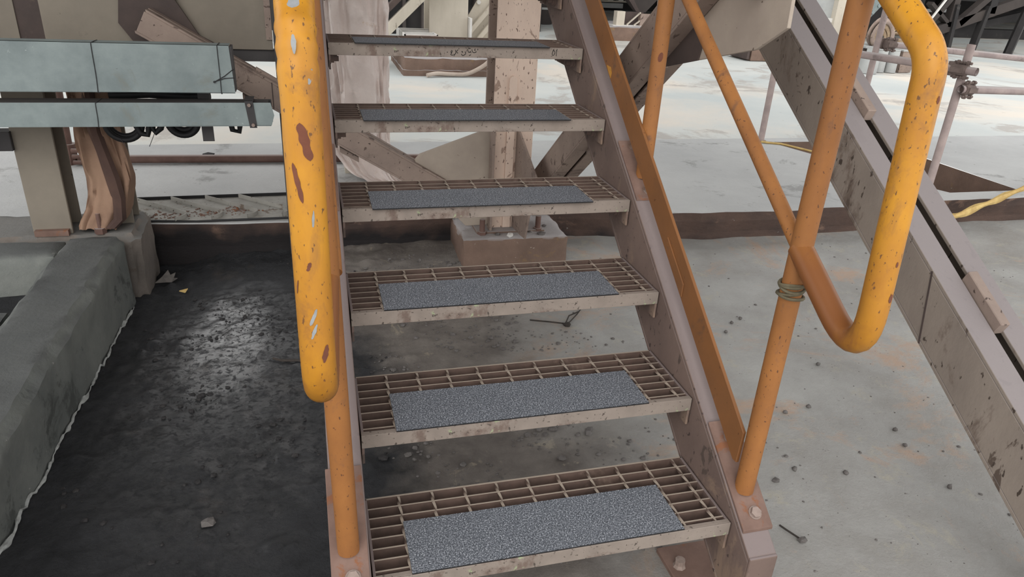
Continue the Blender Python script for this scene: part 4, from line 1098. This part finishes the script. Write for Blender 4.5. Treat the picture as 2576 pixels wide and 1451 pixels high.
MB().box(5.1, 5.86, 11.22, 11.5, 0.115, 0.135).build('sole_plate', 'white', f2)
leg_ = thing('tapered_leg', (6.4, 11.9, 0.12), 'dark tapering steel leg above the far footing', 'support')
MB().xz([(5.75, 0.34), (5.95, 0.32), (6.5, 0.9), (6.5, 2.6), (5.1, 2.6), (5.3, .75)], 11.8, 11.9).build('leg_plate', 'farbrown', leg_)
MB().xz([(5.72, .34), (5.80, .33), (5.42, .85), (5.32, .8)], 11.7, 11.8).build('edge_angle', 'darkbrown', leg_)
rk = thing('dark_rack', (8.2, 18.5, ZS), 'far dark rack with pale items on it, behind the footing', 'rack')
MB().box(5.8, 13.0, 19.0, 20.5, ZS, 3.2).build('body', 'fardark', rk)
MB().box(7.35, 8.35, 18.4, 18.9, -0.02, 0.10).build('low_slab', 'greycyl', rk)
for z in (.12, .36, .62): MB().box(7.3, 8.6, 18.6, 18.64, z, z+.04).build('shelf', 'palecol', rk)
for x in (7.6, 8.0, 8.3): MB().box(x, x+.14, 18.62, 18.8, .16, .27).build('pale_item', 'white', rk)
bb = thing('brown_box', (6.5, 8.9, ZS), 'brown box partly hidden behind the sloping beam', 'box')
MB().box(6.32, 7.0, 8.75, 9.3, ZS-.0, 0.12).build('body', 'pedestal', bb, bevel=.006)
MB().box(6.25, 6.29, 8.75, 9.3, ZS+.02, .14).build('side_plate', 'darkbrown', bb)

# right background: pale column, drums, scrap pile, dark truss
pc2 = thing('pale_column', (7.75, 9.1, ZS), 'pale green-grey column behind the sloping beam at upper right', 'column')
MB().box(7.30, 7.78, 9.05, 9.15, 0.50, 2.6).build('wall_plate', 'greycyl', pc2)
MB().box(7.30, 7.80, 9.0, 9.2, 0.46, 0.52).build('bottom_flange', 'white', pc2)
MB().box(7.78, 7.92, 8.95, 9.1, ZS, 2.6).build('flange', 'palecol', pc2)
MB().xz([(8.0, 0.2), (8.35, .45), (8.75, .9), (8.75, 1.6), (8.0, 1.4)], 8.98, 9.0).build('gusset_plate', 'galv', pc2)
for i in range(10):
    MB().hexbolt((8.18+.11*(i % 2)+.085*(i//2), 8.98, 0.50-.07*(i % 2)+.10*(i//2)), (0, -1, 0), .03, .02).build('bolt', 'galv', pc2)
for i, (x, y, r, h, lab) in enumerate(((7.56, 7.75, .13, .24, 'grey drum leaning half behind the sloping beam'), (7.84, 7.86, .082, .30, 'left of two slim grey drums beside the far scaffold post'),
                                  (8.02, 7.83, .078, .30, 'right of two slim grey drums beside the far scaffold post'))):
    d = thing('grey_drum', (x, y, ZS), lab, 'drum', 'grey drums under the scrap pile')
    MB().tube([(x, y, ZS), (x, y, ZS+h-.01), (x, y, ZS+h)], [r, r, r*.94], 20).build('shell', 'greycyl', d, smooth=True)
    MB().tube([(x, y, ZS+h), (x, y, ZS+h+.012)], r*1.03, 20).build('rim', 'greycyl', d, smooth=True)
cb = thing('small_crate', (8.26, 7.9, ZS), 'small tapered brown-grey crate beside the grey drums', 'crate')
MB().add([(8.17, 7.82, ZS), (8.37, 7.82, ZS), (8.37, 8.0, ZS), (8.17, 8.0, ZS), (8.13, 7.78, .20), (8.41, 7.78, .20), (8.41, 8.04, .20), (8.13, 8.04, .20)],
         [(3, 2, 1, 0), (4, 5, 6, 7), (0, 1, 5, 4), (1, 2, 6, 5), (2, 3, 7, 6), (3, 0, 4, 7)]).build('body', 'brace', cb)
MB().box(8.12, 8.42, 7.77, 8.05, .195, .215).build('lid', 'greycyl', cb)
sl_ = thing('pallet_shelf', (8.2, 8.3, ZS), 'low shelf carrying the scrap timber behind the scaffold rail', 'shelf')
MB().box(7.75, 8.95, 8.1, 8.8, 0.19, 0.215).build('board', 'greycyl', sl_)
for x in (7.78, 8.88):
    for y in (8.15, 8.72): MB().box(x, x+.04, y, y+.04, ZS, .19).build('leg', 'darkbrown', sl_)
rng = random.Random(3)
for i in range(11):
    x, y, z = 8.12+rng.random()*.34, 8.3+rng.random()*.16, 0.227+.021*i
    L = .16+rng.random()*.2; a = rng.uniform(-.5, .5)
    d = Vector((math.cos(a), math.sin(a), rng.uniform(-.08, .12)))
    o = MB().beam(Vector((x, y, z))-d*L/2, Vector((x, y, z))+d*L/2, .07, .02).build('scrap_board', 'wood' if i % 3 else 'webbing')
    ordn = ('lowest', 'second', 'third', 'fourth', 'fifth', 'sixth', 'seventh', 'eighth', 'ninth', 'tenth', 'topmost')[i]
    tag(o, ('%s scrap board of the pile behind the scaffold rail' if i in (0, 10) else '%s scrap board from the bottom of the pile behind the scaffold rail') % ordn, 'board', 'scrap boards in the pile')
hc = thing('hose_coil', (8.05, 8.2, 0.3), 'coil of flat brown hose standing left of the scrap boards', 'hose')
for k, (r, y) in enumerate(((.17, 8.17), (.14, 8.2), (.185, 8.24), (.11, 8.22))):
    mb = MB(); ring = ring_path(8.05, 0.215+r, r, y, 26, .02)
    mb.tube(ring, .017, 8, closed=True, flat=2.0).build('hose_turn', 'wood' if k % 2 else 'brace', hc, smooth=True)

tr = thing('dark_truss', (12.2, 10.6, ZS), 'dark steel truss of the conveyor at upper right', 'truss')
def bar(x0, z0, x1, z1, w, m='farbrown', y=10.5, d=.14): MB().beam((x0, y, z0), (x1, y, z1), d, w, up=(0, 1, 0)).build('truss_bar', m, tr)
def bar2(x0, z0, x1, z1, w, m='farbrown', y=10.5, d=.14):
    a = Vector((x0, y, z0)); b = Vector((x1, y, z1)); t = (b-a).normalized(); n_ = Vector((-t.z, 0, t.x))*w/2
    MB().prism([a-n_, b-n_, b+n_, a+n_], (0, d, 0)).build('truss_bar', m, tr)
bar2(11.25, 0.27, 14.2, 1.22, .17)                    # lower chord
bar2(11.2, 0.13, 14.2, 0.78, .13, 'fardark', 10.7)
bar2(11.1, 0.42, 11.7, 1.25, .09)
bar2(11.55, 0.36, 11.55, 1.5, .13)
bar2(11.75, 0.42, 12.5, 1.1, .11)
bar2(12.4, 0.62, 12.4, 1.6, .16, 'fardark')
bar2(11.0, 0.75, 11.55, 0.38, .06)
bar2(10.6, 1.0, 14.2, 1.9, .2)
bar2(11.2, 0.6, 12.0, 0.62, .05, 'greycyl', 10.9)
bar2(10.85, .45, 11.2, 1.0, .03, 'white', 10.3, .03)
for x, x2 in ((11.62, 11.55), (12.20, 12.29), (13.10, 13.24)):
    bar2(x, ZS, x2, 0.75, .07, 'fardark', 10.45)
bar2(11.6, ZS, 11.6, 0.2, .13, 'farbrown', 10.9)
bar2(13.02, ZS, 13.16, 0.75, .03, 'darksteel', 10.35)
dm3 = thing('dark_hopper', (11.6, 13.5, ZS), 'black hopper body behind the dark truss', 'machine')
MB().xz([(9.0, ZS), (12.8, ZS+.45), (12.8, 3.0), (8.2, 3.0), (8.2, 0.25), (9.0, .25)], 12.6, 14.2).build('body', 'fardark', dm3)
MB().box(13.2, 15.5, 12.9, 13.3, .75, 3).build('side_panel', 'fardark', dm3)
for x in (9.6, 10.4, 11.2, 12.0): MB().box(x, x+.09, 12.45, 12.6, .3, 3.0).build('rib', 'farbrown', dm3)
lw = thing('low_dark_kerb', (15.5, 14.5, ZS), 'low dark kerb with short posts under the truss', 'kerb')
MB().box(13.3, 18.5, 13.9, 14.3, ZS, 0.10).build('kerb', 'fardark', lw)
for x in (14.0, 14.5, 15.0, 16.0): MB().box(x, x+.06, 14.0, 14.1, .10, .32).build('post', 'fardark', lw)
MB().box(13.2, 18.5, 14.0, 14.12, .30, .40).build('rail', 'fardark', lw)
fb2 = thing('far_plant_block', (22, 21, ZS), 'dark plant block in the far right distance', 'building')
MB().box(16.0, 40, 24, 26, ZS, 3.35).build('body', 'fardark', fb2)
for x in (18, 21, 24, 27, 30): MB().box(x, x+.5, 23.7, 24, ZS, 3.35).build('pilaster', 'farbrown', fb2)

# ------------------------------------------------------------------ loose bits on the ground
rng = random.Random(21)
mb = MB(); mb2 = MB()
for i in range(4200):
    q = rng.random()
    if q < .5: x, y = rng.gauss(0.45, .35), rng.uniform(.2, 2.3)
    elif q < .85: x, y = rng.gauss(-.40, .25), rng.gauss(1.5, .5)
    else: x, y = rng.uniform(1.1, 3.5), rng.uniform(-.5, 2.2)
    if not (-.8 < x < 3.6 and -.3 < y < 2.32): continue
    if noise.noise(Vector((x*4, y*4, 4))) < (.12 if q >= .5 else .0) and q < .85: continue
    r = .0022+.009*rng.random()**6+(.003*rng.random() if q < .5 else 0)
    if q >= .85: r *= .6
    lump(mb2 if .5 <= q < .85 or x < .1 else mb, (x, y, gz(x, y)+r*.2), r, i)
tag(mb.build('gravel', 'pebble'), 'fine gravel scattered over the grey ground', 'gravel', kind='stuff')
tag(mb2.build('mud_crumbs', 'clod'), 'fine black crumbs scattered over the mud', 'dirt', kind='stuff')
PEB = [(1.716, 1.377), (1.655, 1.345), (1.583, 1.272), (1.809, 0.959), (1.583, 0.703), (1.478, 0.69), (1.321, 0.409), (1.47, 0.36), (1.766, 0.442), (1.749, 0.238), (1.798, 0.523), (1.299, 1.399)]
PLAB = ['rightmost of three pebbles close together right of the kick plate', 'middle one of three pebbles close together right of the kick plate',
        'nearest of three pebbles close together right of the kick plate', 'pebble on the grey ground just below the bend of the right handrail loop',
        'right pebble of the pair between the right post and the loop bend', 'left pebble of the pair, close to the right handrail post',
        'pebble just right of the foot plate of the right handrail', 'pebble a hand further right than the one at the right foot plate',
        'nearer pebble of the pair half way to the sloping beam', 'lone pebble on the grey ground closest to the sloping beam',
        'farther pebble of the pair half way to the sloping beam', 'pebble in the gap just behind the right stringer']
for i, (x, y) in enumerate(PEB):
    o = lump(MB(), (x, y, gz(x, y)+.006), .0085, 100+i, .9).build('pebble', 'pebble', smooth=True, angle=80)
    tag(o, PLAB[i], 'pebble', 'pebbles on the grey ground')
for i, (x, y, r) in enumerate(((0.639, 0.752, .016), (0.70, 0.80, .012), (0.749, 0.709, .014), (0.62, .60, .013), (0.86, .86, .012), (0.79, .95, .011), (-.39, .523, .018), (-.05, 2.15, .018))):
    o = lump(MB(), (x, y, gz(x, y)+.004), r, 200+i, .6).build('clod', 'pebble')
    if i == 6: tag(o, 'single dark clod sitting in the black mud at lower left', 'clod')
    elif i == 7: tag(o, 'flat pale stone near the kerb left of the stairs', 'stone')
    else: tag(o, 'brown dirt clod under the lower treads', 'clod', 'dirt clods under the treads')
for i, (x, y, z) in enumerate(((0.97, 2.18, 0), (0.93, 2.15, 0), (1.02, 2.15, 0), (0.98, 2.20, 0), (0.80, 2.17, 0), (.86, 2.15, 0), (1.07, 2.26, 0))):
    o = lump(MB(), (x, y, -.119), .011+.004*(i % 3), 300+i, .7).build('stone_chip', 'white' if i % 2 else 'pebble')
    tag(o, 'small stone chip on the pedestal top by the column foot', 'stone', 'stone chips on the pedestal')
o = lump(MB(), (-.70, 3.72, ZS+.004), .035, 61, .25).build('dark_scrap', 'clod')
tag(o, 'dark flat scrap lying alone on the slab behind the trays', 'scrap')
o = MB().prism([(-.67, 2.07, gz(-.67, 2.07)+.012), (-.645, 2.06, gz(-.645, 2.06)+.010), (-.635, 2.075, gz(-.64, 2.07)+.022), (-.655, 2.08, gz(-.655, 2.08)+.02)], (0, .003, .003)).build('fallen_leaf', 'webbing')
tag(o, 'tiny orange dry leaf on the black mud', 'leaf')
lf = MB()
P0 = Vector((-0.745, 2.235, gz(-.745, 2.235)+.012))
pts = [(-.05, -.02, .0), (-.02, .0, .02), (0, .04, .035), (.012, .015, .02), (.035, .022, .028), (.028, .0, .01), (.045, -.008, .012), (.02, -.02, .0), (0, -.025, .004)]
lf.prism([P0+Vector(p) for p in pts], (0.001, 0.004, 0.002))
tag(lf.build('dry_leaf', 'leaf'), 'crumpled grey dry leaf on the mud near the plinth', 'leaf')
def gpath(pts, h=.006): return [(x, y, gz(x, y)+h) for x, y in pts]
tg = MB().tube(gpath([(-0.252, 1.36), (-0.22, 1.335), (-.17, 1.33), (-.1, 1.31), (-.05, 1.31)]), [.004, .005, .005, .006, .006], 7).build('twig', 'twig', smooth=True)
tag(tg, 'dark twig on the mud beside the left handrail', 'twig')
t2 = thing('twig_tuft', (0.93, 1.44, gz(.93, 1.44)), 'dark tuft of twigs and wire under the fourth tread', 'twig')
MB().tube(gpath([(0.78, 1.50), (0.86, 1.47), (0.93, 1.44), (1.0, 1.52), (1.06, 1.6)], .008), .003, 6).build('twig', 'twig', t2)
MB().tube(gpath([(0.92, 1.44), (0.955, 1.50), (1.01, 1.53)], .014), .003, 6).build('twig', 'twig', t2)
lump(MB(), (0.925, 1.435, gz(.925, 1.435)+.01), .018, 77).build('knot', 'twig', t2)
t3 = thing('twig_scrap', (1.14, .16, gz(1.14, .16)), 'short dark twig ending in a pebble on the grey ground right of the foot', 'twig')
MB().tube(gpath([(1.13, .205), (1.138, .185), (1.147, .165), (1.156, .145)], .004), .0026, 6).build('twig', 'twig', t3)
lump(MB(), (1.157, .139, gz(1.157, .139)+.007), .011, 55, .9).build('pebble', 'pebble', t3)
